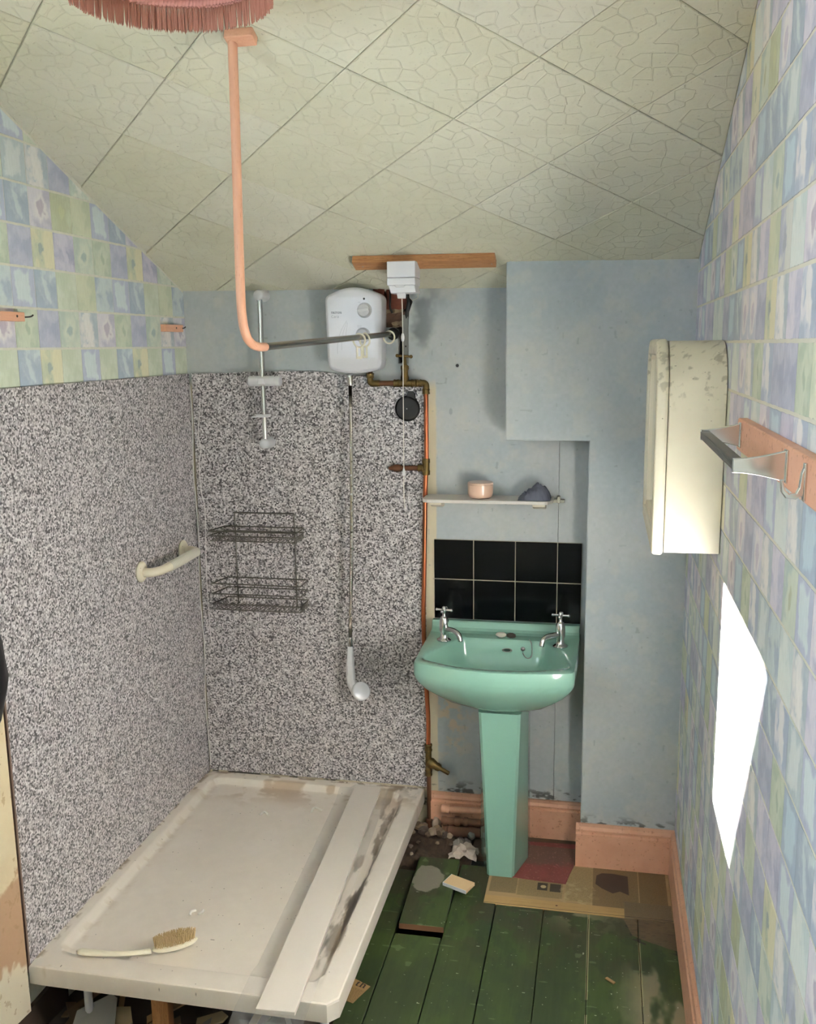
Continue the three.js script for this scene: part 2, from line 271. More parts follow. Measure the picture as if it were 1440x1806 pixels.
// back wall, its chase and the boxed-out front part
const inPoly = (x, y, P) => { let c = false; for (let i = 0, j = P.length - 1; i < P.length; j = i++) if ((P[i][1] > y) !== (P[j][1] > y) && x < ((P[j][0] - P[i][0]) * (y - P[i][1])) / (P[j][1] - P[i][1]) + P[i][0]) c = !c; return c; };
const chase = [[0.72, 2.06], [0.853, 2.06], [0.858, 2.02], [0.866, 1.985], [0.853, 1.951], [0.85, 1.9], [0.849, 1.772], [0.812, 1.772], [0.811, 1.862], [0.806, 1.893], [0.79, 1.899], [0.76, 1.898], [0.72, 1.92]];
const PX = 440, wallTex = dataTex(800, 960, (px, py) => {
  const x = px / PX, y = py / PX; let n = fbm(x * 5, y * 5, 81), m = fbm(x * 22, y * 22, 82), f = fbm(x * 90, y * 90, 83, 2);
  let c = mix([169, 176, 178], [179, 182, 181], sstep(0.3, 0.7, n)); c = mix(c, [186, 186, 178], 0.5 * sstep(0.5, 0.75, m)); c = c.map((v) => v + (f - 0.5) * 8);
  const strip0 = sstep(0.95 + 0.012 * (m - 0.5), 0.942, x) * sstep(1.75, 1.7, y + 0.05 * n); c = mix(c, [218, 204, 172], strip0 * 0.9);
  const flake = sstep(0.5, 0.62, m) * sstep(1.14, 0.95, x) * sstep(0.92, 0.97, x) * sstep(0.68, 0.58, y) * sstep(0.2, 0.42, y); c = mix(c, [198, 178, 152], flake);
  const smut = sstep(0.42, 0.7, fbm(x * 11, y * 11, 85)) * sstep(1.02, 0.88, x) * sstep(1.76, 1.86, y) * sstep(0.84, 0.86, x); c = mix(c, [104, 110, 110], smut * 0.75);
  if (Math.hypot((x - 1.0) * 2, y - 1.6) < 0.012) c = mix(c, [120, 126, 128], 0.5);
  const mould = sstep(0.55, 0.7, fbm(x * 30, y * 60, 87)) * sstep(0.2, 0.15, y); c = mix(c, [62, 62, 58], mould * 0.8);
  const s = noise(x * 60, y * 60, 88); if (s > 0.94) c = mix(c, [120, 124, 122], 0.35 * noise(x * 7, y * 7, 89));
  return c;
});
wallTex.repeat.set(PX / 800, PX / 960);
const wallPaint = std(0xffffff, 0.72, { map: wallTex });
const front = prism([[-0.12, -0.2], [1.3875, -0.2], [1.3875, 2.3], [-0.12, 2.3]], 0.05, 0, 1, [chase]).translate(0, 0, -0.05);
const wallBack = struct('wall_back', planarUV(join(front, span(1.3889, W + 0.1, -0.2, 2.3, -0.05, 0), span(-0.12, W + 0.1, -0.2, 2.3, -0.14, -0.05)), (x) => x, (x, y) => y), wallPaint);
{
  const brickTex = dataTex(128, 128, (x, y) => mix([132, 72, 56], [92, 54, 44], fbm(x / 16, y / 16, 91))); brickTex.repeat.set(6, 6);
  const brickM = std(0xffffff, 0.95, { map: brickTex }), dark = std(0x2a211d, 0.95), mortar = std(0x87745e, 0.95);
  const R = rng(3); const rough = (g, a) => { g = mergeVertices(strip(g).deleteAttribute('normal').deleteAttribute('uv')); const p = g.attributes.position; for (let i = 0; i < p.count; i++) p.setXYZ(i, p.getX(i) + (R() - 0.5) * a, p.getY(i) + (R() - 0.5) * a, p.getZ(i) + (R() - 0.5) * a); const q = toCreasedNormals(g, 0.4); planarUV(q, (x) => x, (x, y) => y); return q; };
  part('brick', rough(new THREE.BoxGeometry(0.075, 0.075, 0.04, 5, 5, 2).translate(0.805, 2.0, -0.038), 0.005), brickM, wallBack);
  part('brick', rough(new THREE.BoxGeometry(0.06, 0.07, 0.04, 5, 5, 2).translate(0.73, 2.0, -0.034), 0.005), brickM, wallBack);
  part('brick', rough(new THREE.BoxGeometry(0.1, 0.05, 0.035, 6, 4, 2).translate(0.78, 1.925, -0.04), 0.008), std(0x5c4438, 0.95), wallBack);
  part('mortar', rough(new THREE.BoxGeometry(0.075, 0.016, 0.03, 8, 2, 2).translate(0.79, 1.955, -0.036), 0.007), mortar, wallBack);
  part('mortar', rough(new THREE.BoxGeometry(0.05, 0.02, 0.03, 6, 3, 2).translate(0.81, 1.91, -0.034), 0.009), mortar, wallBack);
  part('cavity', span(0.722, 0.86, 1.775, 2.055, -0.0499, -0.0485), dark, wallBack);
  part('paint_flap', prism([[0.853, 2.035], [0.888, 2.03], [0.886, 1.998], [0.866, 1.99], [0.856, 2.0]], 0.003, 0.0008, 1).translate(0, 0, 0.002), wallPaint, wallBack);
  part('nail_hole', latheAlong([[0.0001, 0.001], [0.006, 0.0008], [0.006, 0]], [1.025, 1.763, 0], [0, 0, 1], 8), black, wallBack);
}
const P = 0.185;
const wallBoxed = struct('wall_projection', planarUV(prism([[1.215, 1.517], [1.4925, 1.5165], [1.4925, -0.15], [W + 0.05, -0.15], [W + 0.05, 2.35], [1.215, 2.35]], P + 0.02, 0.004, 2).translate(0, 0, -0.02), (x, y, z) => x + (P - z), (x, y, z) => y + (P - z)), wallPaint);

// window in the left wall
{
  const w = new THREE.Group(); w.name = 'window_1'; w.userData.kind = 'structure'; scene.add(w);
  const fr = (y0, y1, z0, z1) => span(-0.135, -0.122, y0, y1, z0, z1), fm = std(0xe6e4dc, 0.5);
  part('window_frame', join(fr(WY0 - 0.05, WY0 - 0.001, WZ0 - 0.05, WZ1 + 0.05), fr(WY1 + 0.001, WY1 + 0.05, WZ0 - 0.05, WZ1 + 0.05), fr(WY0, WY1, WZ0 - 0.05, WZ0 - 0.001), fr(WY0, WY1, WZ1 + 0.001, WZ1 + 0.05)), fm, w);
  part('window_pane', span(-0.13, -0.127, WY0 - 0.001, WY1 + 0.001, WZ0 - 0.001, WZ1 + 0.001), phys(0xffffff, 0, { transmission: 1, thickness: 0, ior: 1.45 }), w);
  // added house, out of view: its gable is shaped to block sun, and cuts the near lower corner off the patch of sun
  const h = new THREE.Group(); h.name = 'added_sun_blocking_house'; h.position.set(-9, -3, 9); h.userData.kind = 'structure'; scene.add(h);
  part('added_gable_wall', prism([[-1.75, 0], [1.75, 0], [1.75, 8.45], [0, 11.43], [-1.75, 8.45]].reverse(), 2.2).applyMatrix4(basis([0, 0, 1], [0, 1, 0], [-1, 0, 0], [2.2, 0, 0])), std(0x9a6e58, 0.95), h);
  for (const k of [-1, 1]) part('added_roof', prism([[k * 1.93, 8.08], [0, 11.37], [0, 11.43], [k * 1.97, 8.08]], 2.3).applyMatrix4(basis([0, 0, 1], [0, 1, 0], [-1, 0, 0], [2.3, 0, 0])), std(0x5f6066, 0.9), h);
}

// ------------------------------------------------------------------ floor
const greenTex = dataTex(700, 800, (px, py) => {
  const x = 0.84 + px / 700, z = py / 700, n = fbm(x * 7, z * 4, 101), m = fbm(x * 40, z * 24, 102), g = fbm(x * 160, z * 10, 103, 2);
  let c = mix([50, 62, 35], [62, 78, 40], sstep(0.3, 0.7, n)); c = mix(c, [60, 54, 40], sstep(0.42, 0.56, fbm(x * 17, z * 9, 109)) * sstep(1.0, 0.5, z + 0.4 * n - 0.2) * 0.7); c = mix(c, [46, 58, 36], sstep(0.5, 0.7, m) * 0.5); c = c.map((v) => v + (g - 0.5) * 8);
  const wear = sstep(0.52, 0.66, fbm(x * 14, z * 6, 104)) * sstep(1.6, 1.74, x + 0.1 * (n - 0.5)) * sstep(0.55, 0.7, z); c = mix(c, [150, 138, 112], wear * 0.85);
  const edgeDust = sstep(0.48, 0.6, fbm(x * 20, z * 20, 105)) * Math.exp(-Math.pow((x - 1.5) / 0.1, 2)) * sstep(0.66, 0.5, z); c = mix(c, [146, 136, 106], edgeDust * 0.8);
  const seam = Math.min(Math.abs(x - 1.53), Math.abs(x - 1.686)); if (seam < 0.0035 && noise(z * 30, 1, 106) > 0.3) c = mix(c, [176, 164, 126], 0.85);
  const sp = noise(x * 120, z * 120, 107); if (sp > 0.972) c = mix(c, [206, 204, 188], 0.8);
  if (noise(x * 22, z * 60, 108) > 0.93) c = mix(c, [120, 130, 96], 0.5);
  const cv = [[1.48, 0.5], [1.585, 0.488], [1.641, 0.512], [1.667, 0.591], [1.713, 0.617], [1.83, 0.66]]; let lim = 0.48; for (let i = 0; i < 5; i++) if (x >= cv[i][0] && x < cv[i + 1][0]) lim = cv[i][1] + (cv[i + 1][1] - cv[i][1]) * (x - cv[i][0]) / (cv[i + 1][0] - cv[i][0]);
  if (x > 1.48 && z < lim + 0.012 * (m - 0.5)) c = mix(mix([112, 92, 68], [92, 76, 58], m), [60, 52, 44], noise(x * 60, z * 300, 111) > 0.7 ? 0.35 : 0); else if (x > 1.64 && z < lim + 0.022 && noise(x * 70, z * 70, 112) > 0.55) c = [44, 40, 34];
  const bare = sstep(0.5, 0.42, Math.hypot((x - 0.985) / 0.055, (z - 0.42) / 0.085) + (m - 0.5) * 0.5 - 0.45); c = mix(c, [132, 126, 112], bare * 0.9);
  return c;
}, true);
greenTex.repeat.set(1, 700 / 800); greenTex.offset.set(-0.84, 0);
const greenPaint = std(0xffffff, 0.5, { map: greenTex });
const floorUV = (g) => planarUV(g, (x) => x, (x, y, z) => z);
const floor = struct('floor', span(-0.12, W + 0.15, -0.24, -0.16, -0.15, 4.3), std(0x2c241d, 0.95));
{
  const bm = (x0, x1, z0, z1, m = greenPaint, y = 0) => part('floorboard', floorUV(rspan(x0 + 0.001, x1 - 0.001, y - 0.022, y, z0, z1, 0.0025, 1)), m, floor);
  const seams = [1.078, 1.2265, 1.3835, 1.53, 1.686, 1.803];
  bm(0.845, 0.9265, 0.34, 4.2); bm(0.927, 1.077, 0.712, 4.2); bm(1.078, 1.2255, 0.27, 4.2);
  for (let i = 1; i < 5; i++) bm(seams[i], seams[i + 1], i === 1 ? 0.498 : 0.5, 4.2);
  const bareTex = canvasTex(1024, 480, (g, w, h) => {
    const R = rng(12); g.fillStyle = '#a58a64'; g.fillRect(0, 0, w, h);
    for (let i = 0; i < 500; i++) { g.fillStyle = `rgba(${90 + R() * 60},${70 + R() * 40},${40 + R() * 30},0.12)`; g.fillRect(R() * w, R() * h, 60 + R() * 300, 1 + R() * 2); }
    const sheet = (x, y, a, b, t) => { g.fillStyle = t; g.fillRect(x, y, a, b); for (let r = y + 6; r < y + b - 4; r += 7) for (let q = x + 6; q < x + a - 10;) { const l = 4 + R() * 16; g.fillStyle = `rgba(70,54,36,${0.15 + R() * 0.25})`; g.fillRect(q, r, l, 2.5); q += l + 4; } };
    sheet(20, 60, 150, 300, '#83704f'); sheet(175, 40, 250, 330, '#8f7b57'); sheet(440, 20, 150, 360, '#9c865f'); sheet(590, 0, 250, 420, '#806a4a'); sheet(845, 10, 150, 330, '#7a6446'); sheet(760, 330, 250, 150, '#75644c');
    g.fillStyle = '#43332a'; g.beginPath(); g.moveTo(610, 90); g.lineTo(640, 60); g.lineTo(700, 55); g.lineTo(785, 70); g.lineTo(788, 265); g.lineTo(740, 235); g.lineTo(700, 262); g.lineTo(640, 220); g.lineTo(605, 180); g.fill();
    g.fillStyle = '#3a3026'; g.fillRect(285, 225, 56, 75); g.fillRect(355, 225, 60, 80); g.fillStyle = '#b6a27c'; g.beginPath(); g.arc(318, 262, 16, 0, 7); g.fill();
    for (let i = 0; i < 60; i++) { g.fillStyle = `rgba(190,172,132,${R() * 0.35})`; const x = 420 + R() * 200, y = 180 + R() * 280; g.beginPath(); g.ellipse(x, y, 6 + R() * 26, 3 + R() * 12, R() * 3, 0, 7); g.fill(); }
    g.fillStyle = '#b0905f'; g.fillRect(0, 400, 760, 80); for (let i = 0; i < 60; i++) { g.fillStyle = `rgba(120,88,50,${0.1 + R() * 0.2})`; g.fillRect(R() * 700, 400 + R() * 80, 80 + R() * 200, 1.5); }
    g.fillStyle = '#5a3c22'; g.beginPath(); g.arc(400, 438, 6, 0, 7); g.fill(); g.fillStyle = '#2a2018'; g.fillRect(0, 470, w, 3);
  });
  bareTex.repeat.set(1 / 0.625, 1 / 0.29); bareTex.offset.set(-1.181 / 0.625, 0.497 / 0.29);
  const bareBoard = part('floorboard', planarUV(rspan(1.183, 1.8, -0.022, 0.001, 0.207, 0.4965, 0.0025, 1), (x) => x, (x, y, z) => -z), std(0xffffff, 0.75, { map: bareTex }), floor); bareBoard.userData.label = 'bare board with scraps of old newspaper';
  part('floorboard', floorUV(rspan(1.1, 1.49, -0.022, 0, 0.0, 0.205, 0.0025, 1)), std(0x5d4a3a, 0.85), floor);
  const jm = std(0x3b2f25, 0.9); for (const z of [0.31, 0.76, 1.2, 1.65]) part('joist', span(0.84, W, -0.16, -0.0225, z - 0.025, z + 0.025), jm, floor); part('joist', span(0.84, 0.88, -0.16, -0.0225, 0, 4.2), jm, floor);
  const nx = 26, nz = 20, pos = [], R = rng(9), rows = []; for (let i = 0; i <= nz; i++) { const row = []; for (let j = 0; j <= nx; j++) { const x = 0.84 + 0.27 * j / nx, z = -0.0 + 0.36 * i / nz; row.push([x, -0.03 + 0.045 * fbm(x * 24, z * 24, 120) - 0.02 * sstep(0.2, 0.34, z), z]); } rows.push(row); }
  const dirtTex = dataTex(128, 128, (x, y) => mix([92, 74, 58], [58, 46, 38], fbm(x / 7, y / 7, 121))); dirtTex.repeat.set(6, 6);
  part('dirt', loft(rows, false, false, 2, false), std(0xffffff, 1, { map: dirtTex, side: THREE.DoubleSide }), floor);
}
// the loose floorboard over its hole
{
  const g = floorUV(rspan(-0.073, 0.073, 0, 0.021, -0.198, 0.198, 0.002, 1).translate(1.005, 0, 0.488)).translate(-1.005, 0, -0.488);
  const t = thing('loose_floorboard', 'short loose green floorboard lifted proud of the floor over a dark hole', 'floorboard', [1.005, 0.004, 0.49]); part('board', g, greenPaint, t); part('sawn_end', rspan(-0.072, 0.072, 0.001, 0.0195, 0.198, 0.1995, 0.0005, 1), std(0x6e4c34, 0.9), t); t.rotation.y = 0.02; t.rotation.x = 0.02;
}

// ------------------------------------------------------------------ skirting
{
  const prof = (h, d) => [[0, 0], [d, 0], [d, h * 0.8], [d * 0.72, h * 0.83], [d * 0.86, h * 0.9], [d * 0.7, h * 0.97], [d * 0.3, h], [0, h]];       // (out, up)
  const run = (len, h, d) => prism(prof(h, d), len);
  const alongX = basis([0, 0, 1], [0, 1, 0], [-1, 0, 0], [0, 0, 0]);             // out = +z, length = -x
  const m = (l, h, d, x, z) => { const g = run(l, h, d).applyMatrix4(alongX).translate(x, 0, z); planarUV(g, (a) => a * 3, (a, b, c) => (b + c) * 3); return g; };
  struct('baseboard_back', m(0.34, 0.157, 0.028, W, P), salmon);
  struct('baseboard_recess', m(0.575, 0.141, 0.035, 1.4925, 0), salmon);
  const g = run(3.98, 0.16, 0.018).applyMatrix4(basis([-1, 0, 0], [0, 1, 0], [0, 0, -1], [W, 0, 4.19])); planarUV(g, (a, b, c) => c * 3, (a, b, c) => b * 3);
  struct('baseboard_right', g, salmon);
  const flake = std(0x3a2c22, 0.9); struct('baseboard_left', span(0, 0.012, -0.12, 0.028, 1.1, 3.2), flake);
}

// ------------------------------------------------------------------ shower: panels, tray
{
  const lp = prism([[-1.265, 0.15], [-0.004, 0.15], [-0.004, 1.741], [-1.265, 1.737]], 0.008, 0.001, 1).applyMatrix4(ONX(0.001));
  planarUV(lp, (x, y, z) => z, (x, y) => y); const a = thing('wall_cladding', 'speckled grey laminate wall panel on the left wall behind the cream grab bar', 'wall cladding'); part('panel', lp, speckle, a); part('edge_trim', rspan(0.0, 0.012, 0.13, 1.737, 1.265, 1.272, 0.001, 1), std(0x7a6456, 0.6), a); part('shadow_gap_strip', span(0.0005, 0.005, 0.04, 1.737, 1.2722, 1.2865), std(0x2c241f, 0.9), a);  // the last dark strip paints in the shadow of the gap beside the plaster
  const top = [[0.905, 0.158], [0.907, 1.69], [0.74, 1.693], [0.7, 1.697], [0.697, 1.727]]; for (let i = 0; i <= 10; i++) { const x = 0.68 - 0.66 * i / 10; top.push([x, 1.729 + 0.018 * sstep(0.66, 0.5, x) - 0.006 * sstep(0.3, 0.1, x)]); } top.push([0.012, 0.158]);
  const bp = prism(top, 0.008, 0.001, 1).translate(0, 0, 0.0005); planarUV(bp, (x) => x + 0.31, (x, y) => y + 0.17); const b = thing('wall_cladding', 'speckled grey laminate wall panel on the back wall behind the hose and wire rack', 'wall cladding'); part('panel', bp, speckle, b);
  const R = rng(66), pts = []; for (let i = 0; i <= 30; i++) pts.push([0.012 + 0.004 * Math.sin(i * 0.7) + 0.002 * R(), 1.7 - 1.52 * i / 30, 0.012 + 0.003 * R()]);
  part('sealant', tube(pts, 0.0028, 6, 90), std(0xd9d4d2, 0.5), b);
  part('sealant', tube([[0.05, 1.65, 0.0098], [0.047, 1.6, 0.0098], [0.036, 1.52, 0.0098], [0.044, 1.46, 0.0098], [0.033, 1.4, 0.0098], [0.036, 1.3, 0.0098], [0.047, 1.22, 0.0098], [0.042, 1.05, 0.0098], [0.04, 0.9, 0.0098], [0.045, 0.7, 0.0098]], 0.0016, 5, 60), std(0xe6e2e0, 0.4), b);
}
const trayTex = dataTex(460, 660, (px, py) => {
  const x = px / 500, z = py / 500, n = fbm(x * 9, z * 9, 131), m = fbm(x * 36, z * 36, 132), f = noise(x * 150, z * 150, 133); let c = mix([240, 230, 218], [234, 222, 208], n);
  const back = sstep(0.46, 0.62, fbm(x * 13, z * 16, 134)) * sstep(0.26, 0.07, z + 0.12 * (n - 0.5)) * sstep(0.03, 0.06, z); c = mix(c, [176, 152, 124], back * 0.7);
  const gut = sstep(0.5, 0.68, fbm(x * 30, z * 9, 135)) * sstep(0.72, 0.79, x) * sstep(0.842, 0.83, x) * sstep(1.25, 1.0, z); c = mix(c, [120, 106, 88], gut * 0.85);
  const streak = sstep(0.56, 0.7, fbm(x * 50, z * 5, 136)) * sstep(0.75, 0.8, x) * sstep(0.84, 0.825, x) * sstep(0.4, 0.6, z) * sstep(1.15, 0.95, z); c = mix(c, [58, 50, 42], streak * 0.85);
  const lft = sstep(0.5, 0.64, m) * sstep(0.1, 0.06, x) * sstep(0.045, 0.06, x); c = mix(c, [190, 170, 144], lft * 0.3);
  const rim = sstep(0.52, 0.66, m) * sstep(0.03, 0.012, x) + sstep(0.5, 0.62, m) * sstep(0.035, 0.02, z); c = mix(c, [130, 108, 84], clamp(rim) * 0.7);
  const corner = sstep(0.45, 0.6, m) * sstep(0.12, 0.0, Math.hypot(x - 0.88, z - 0.03)); c = mix(c, [128, 116, 100], corner * 0.6);
  if (f > 0.985) c = mix(c, [70, 58, 46], 0.8); return c.map((v) => v + (m - 0.5) * 7);
});
trayTex.repeat.set(500 / 460, 500 / 660);
{
  const N = 128, C = [0.44, 0.63], t = thing('shower_tray', 'large white shower tray raised on legs in the corner, stained at its back edge', 'shower tray');
  const ro = roundRect(0.004, 0.897, 0.01, 1.275, 0.012), ri = roundRect(0.046, 0.832, 0.062, 1.2, 0.05, 8), at = (poly, y) => star(poly, C, N).map((p) => [p[0], y, p[1]]);
  const sh = (p, d) => scaled(p, C, 1 - d / 0.44, 1 - d / 0.63);
  const rings = [at(sh(ro, 0.02), 0.1), at(ro, 0.1), at(ro, 0.148), at(sh(ro, 0.0015), 0.1525), at(sh(ro, 0.005), 0.155), at(sh(ri, -0.005), 0.155), at(ri, 0.1535), at(sh(ri, 0.004), 0.15), at(sh(ri, 0.014), 0.135), at(sh(ri, 0.02), 0.1315), at(sh(ri, 0.028), 0.1305), at(sh(ri, 0.2), 0.129)];
  const g = loft(rings, true, true, 0.5); planarUV(g, (x) => x, (x, y, z) => z + (0.155 - y) * 0.3);
  part('tray', g, phys(0xffffff, 0.32, { map: trayTex, clearcoat: 0.25, clearcoatRoughness: 0.2 }), t);
  for (const [x, z] of [[0.14, 1.2], [0.84, 1.2], [0.14, 0.15], [0.84, 0.15], [0.48, 1.0]]) part('leg', join(rod([x, -0.16, z], [x, 0.1, z], 0.012, 10), rspan(x - 0.02, x + 0.02, 0.06, 0.1, z - 0.02, z + 0.02, 0.003, 1)), white, t);
  const bits = [[[0.336, 0.935], [0.343, 0.905], 0.2], [[0.36, 0.925], [0.366, 0.9], -0.2], [[0.325, 0.29], [0.355, 0.282], 0.6], [[0.51, 0.24], [0.545, 0.215], 0.7], [[0.316, 0.07], [0.345, 0.065], 0.6]];
  const blob = std(0xf1ece2, 0.3);
  bits.forEach(([a, b, k], i) => {
    const mx = (a[0] + b[0]) / 2 + (b[1] - a[1]) * k, mz = (a[1] + b[1]) / 2 - (b[0] - a[0]) * k;
    single('sealant_blob', ['small white sealant squiggle on the tray nearest the brush bristles, left one of the pair', 'small white sealant squiggle on the tray nearest the brush bristles, right one of the pair', 'curved white sealant bead on the back middle of the tray', 'wide curved white sealant bead at the back of the tray beside the wrapped strip', 'white sealant bead on the tray close to the back edge'][i], 'sealant', tube([[a[0], 0.1315, a[1]], [mx, 0.1335, mz], [b[0], 0.1315, b[1]]], 0.0042, 7, 14), blob);
  });
}
// wrapped trim strip across the tray
{
  const t = thing('wrapped_trim_strip', 'long flat white trim strip in a clear plastic sleeve lying along the shower tray', 'trim strip', [0.72, 0.157, 0.72]); t.rotation.y = 0.0535;
  part('strip', rspan(-0.052, 0.052, 0.001, 0.013, -0.65, 0.62, 0.002, 2), std(0xefe3d6, 0.45), t);
  const film = phys(0xf4f4f4, 0.3, { transparent: true, opacity: 0.12, ior: 1.25, side: THREE.DoubleSide });
  const R = rng(15), rows = [], n = 60; for (let i = 0; i <= n; i++) {
    const z = -0.66 + 1.33 * i / n, e = sstep(0.6, 0.67, z), w = (k) => 0.0016 * (fbm(z * 30, k * 3, 140) - 0.5) + e * 0.03 * (fbm(z * 60, k * 9, 141) - 0.6), drop = z > -0.63 && z < 0.46 ? 0.016 : 0.0; const d = drop * sstep(0.47, 0.4, z) * sstep(-0.64, -0.58, z);
    rows.push([[-0.112, 0.0015 - d + w(1), z], [-0.09, 0.002 - d + w(2), z], [-0.07, 0.003 - d * 0.6 + w(3), z], [-0.056, 0.012 + w(4), z], [-0.05, 0.0152 + w(5) * 0.6, z], [0, 0.0155 + w(6) * 0.6, z], [0.05, 0.0152 + w(7) * 0.6, z], [0.056, 0.012 + w(8), z], [0.066, 0.004 - d * 0.3 + w(9), z], [0.08, 0.002 - d * 0.4 + w(10), z]]);
  }
  part('plastic_sleeve', loft(rows, false, false, 0.9, false), film, t);
  const fr = []; for (let i = 0; i <= 8; i++) { const a = i / 8, row = []; for (let j = 0; j <= 16; j++) { const b = j / 16; row.push([-0.08 + 0.15 * b - 0.03 * a * (b - 0.5), 0.014 - 0.055 * a * a - 0.03 * a * (b > 0.6 ? b - 0.6 : 0) * 2 + 0.022 * a * (fbm(b * 9, a * 3, 150) - 0.5), 0.665 + 0.035 * a + 0.03 * a * (fbm(b * 7, a * 2, 151) - 0.5)]); } fr.push(row); }
  part('crumpled_end', loft(fr, false, false, 0.5, false), film, t);
}
// bath brush
{
  const t = thing('bath_brush', 'cream bath brush with tan bristles lying on the shower tray', 'brush', [0.26, 0.155, 1.12]);
  const hp = [[-0.142, 0.012, 0.084], [-0.1, 0.009, 0.08], [-0.04, 0.006, 0.07], [0.02, 0.0, 0.045], [0.05, -0.008, 0.02]], N = 16, rings = [];
  const cv = new THREE.CatmullRomCurve3(hp.map((p) => V(...p)));
  for (let i = 0; i <= 24; i++) { const u = i / 24, p = cv.getPoint(u), tn = cv.getTangent(u), s = V(tn.z, 0, -tn.x).normalize(), w = (0.0145 - 0.006 * sstep(0.15, 0.6, u) + 0.003 * u) * Math.min(1, Math.sqrt(Math.max(0.02, u * 14))), h = 0.0058 * Math.min(1, Math.sqrt(Math.max(0.05, u * 14))); rings.push([...Array(N)].map((_, j) => { const a = 2 * PI * j / N; return [p.x + s.x * w * Math.cos(a), p.y + h * Math.sin(a), p.z + s.z * w * Math.cos(a)]; })); }
  part('handle', loft(rings, true, true, 1.2), std(0xeee5cd, 0.35), t);
  const dir = V(0.11, 0, -0.08).normalize(), side = V(-dir.z, 0, dir.x), c = V(0.105, -0.006, -0.022), hr = [];
  for (const [k, y] of [[0.6, -0.0095], [0.92, -0.007], [1, -0.001], [0.96, 0.004], [0.8, 0.0055]]) hr.push([...Array(32)].map((_, j) => { const a = -2 * PI * j / 32, e = Math.cos(a) * 0.066 * k, f = Math.sin(a) * 0.024 * k; return [c.x + dir.x * e + side.x * f, c.y + y, c.z + dir.z * e + side.z * f]; }));
  part('head', loft(hr, true, true, 0.8), std(0xeee5cd, 0.35), t);
  const R = rng(21), bs = []; for (let i = -12; i <= 12; i++) for (let j = -4; j <= 4; j++) { const e = i * 0.0046, f = j * 0.0043; if ((e / 0.058) ** 2 + (f / 0.0195) ** 2 > 1) continue; for (let k = 0; k < 3; k++) { const ox = (R() - 0.5) * 0.003, oz = (R() - 0.5) * 0.003, b = c.clone().addScaledVector(dir, e + ox).addScaledVector(side, f + oz); bs.push(rod([b.x, b.y + 0.004, b.z], [b.x + (R() - 0.5) * 0.004 + dir.x * e * 0.08, b.y + 0.031 + R() * 0.004, b.z + (R() - 0.5) * 0.004 + side.z * f * 0.1], 0.0011, 4, 0.0008)); } }
  const br = part('bristles', join(bs), std(0xcdb387, 0.7), t); br.userData.kind = 'stuff';
}

// ------------------------------------------------------------------ left wall fittings
function woodBlock(label, z0, z1, y0, y1, hookZ, d) {
  const t = thing('wooden_block', label, 'block', [0, y0, z0]); part('block', rspan(0.001, d, 0, y1 - y0, 0, z1 - z0, 0.0015, 1), salmon, t);
  const m = std(0x3a342e, 0.5, { metalness: 0.8 }); part('screw_head', latheAlong([[0.0001, 0.0015], [0.003, 0.0012], [0.0036, 0]], [d, (y1 - y0) * 0.55, hookZ - z0 + 0.035], [1, 0, 0], 12), m, t);
  part('screw_hook', tube([[d * 0.6, (y1 - y0) * 0.5, hookZ - z0], [d * 0.6 + 0.006, (y1 - y0) * 0.5, hookZ - z0 - 0.012], [d * 0.6 + 0.012, (y1 - y0) * 0.5 + 0.002, hookZ - z0 - 0.024], [d * 0.6 + 0.016, (y1 - y0) * 0.5 + 0.006, hookZ - z0 - 0.028]], 0.0022, 6, 20), m, t);
}
woodBlock('salmon painted wooden block with a screw hook, cut by the left frame edge', 1.05, 1.42, 1.909, 1.933, 1.05, 0.022);
woodBlock('short salmon painted wooden block on the left wallpaper next to the back corner', 0.062, 0.205, 1.893, 1.918, 0.085, 0.022);
{
  const t = thing('grab_bar', 'cream plastic grab bar fixed across the left speckled panel', 'grab bar', [0.009, 1.09, 0.31]);
  const fl = [[0.0001, 0], [0.036, 0], [0.036, 0.006], [0.03, 0.011], [0.02, 0.014], [0.0001, 0.014]];
  for (const [z, y] of [[0.17, 0.0], [-0.163, 0.006]]) { const f = part('flange', latheAlong(fl, [0, y, z], [1, 0, 0], 28), cream, t); for (const a of [0.7, 2.8, 4.9]) part('screw', ball(0.0095, y + 0.0265 * Math.sin(a), z + 0.0265 * Math.cos(a), 0.003, 8), std(0x8d8572, 0.5), f); }
  part('bar', tube([[0.008, 0.0, 0.17], [0.035, -0.002, 0.168], [0.06, 0.0, 0.14], [0.066, 0.002, 0.1], [0.068, 0.003, 0.0], [0.066, 0.006, -0.1], [0.058, 0.006, -0.14], [0.035, 0.006, -0.162], [0.008, 0.006, -0.163]], 0.0155, 18, 80), cream, t);
  const gr = []; for (let i = 0; i < 22; i++) { const a = 0.085 - i * 0.0105; gr.push(latheAlong([[0.0156, -0.0052], [0.0174, -0.003], [0.0177, 0], [0.0174, 0.003], [0.0156, 0.0052]], [0.0665 + 0.0018 * Math.cos(a * 12), 0.003 - a * 0.02, a], [0.0, 0, -1], 20)); }
  part('grip', join(gr), std(0xd9d3c4, 0.6), t);
}
// something dark hanging at the left frame edge
{
  const t = single('black_bag', 'black plastic bag hanging against the left wall at the frame edge', 'bag', lump(0.16, 40, [0.1, 0.95, 0.55], 0.06, 3), std(0x0c0c0e, 0.35), [0.036, 1.03, 1.372]);
}

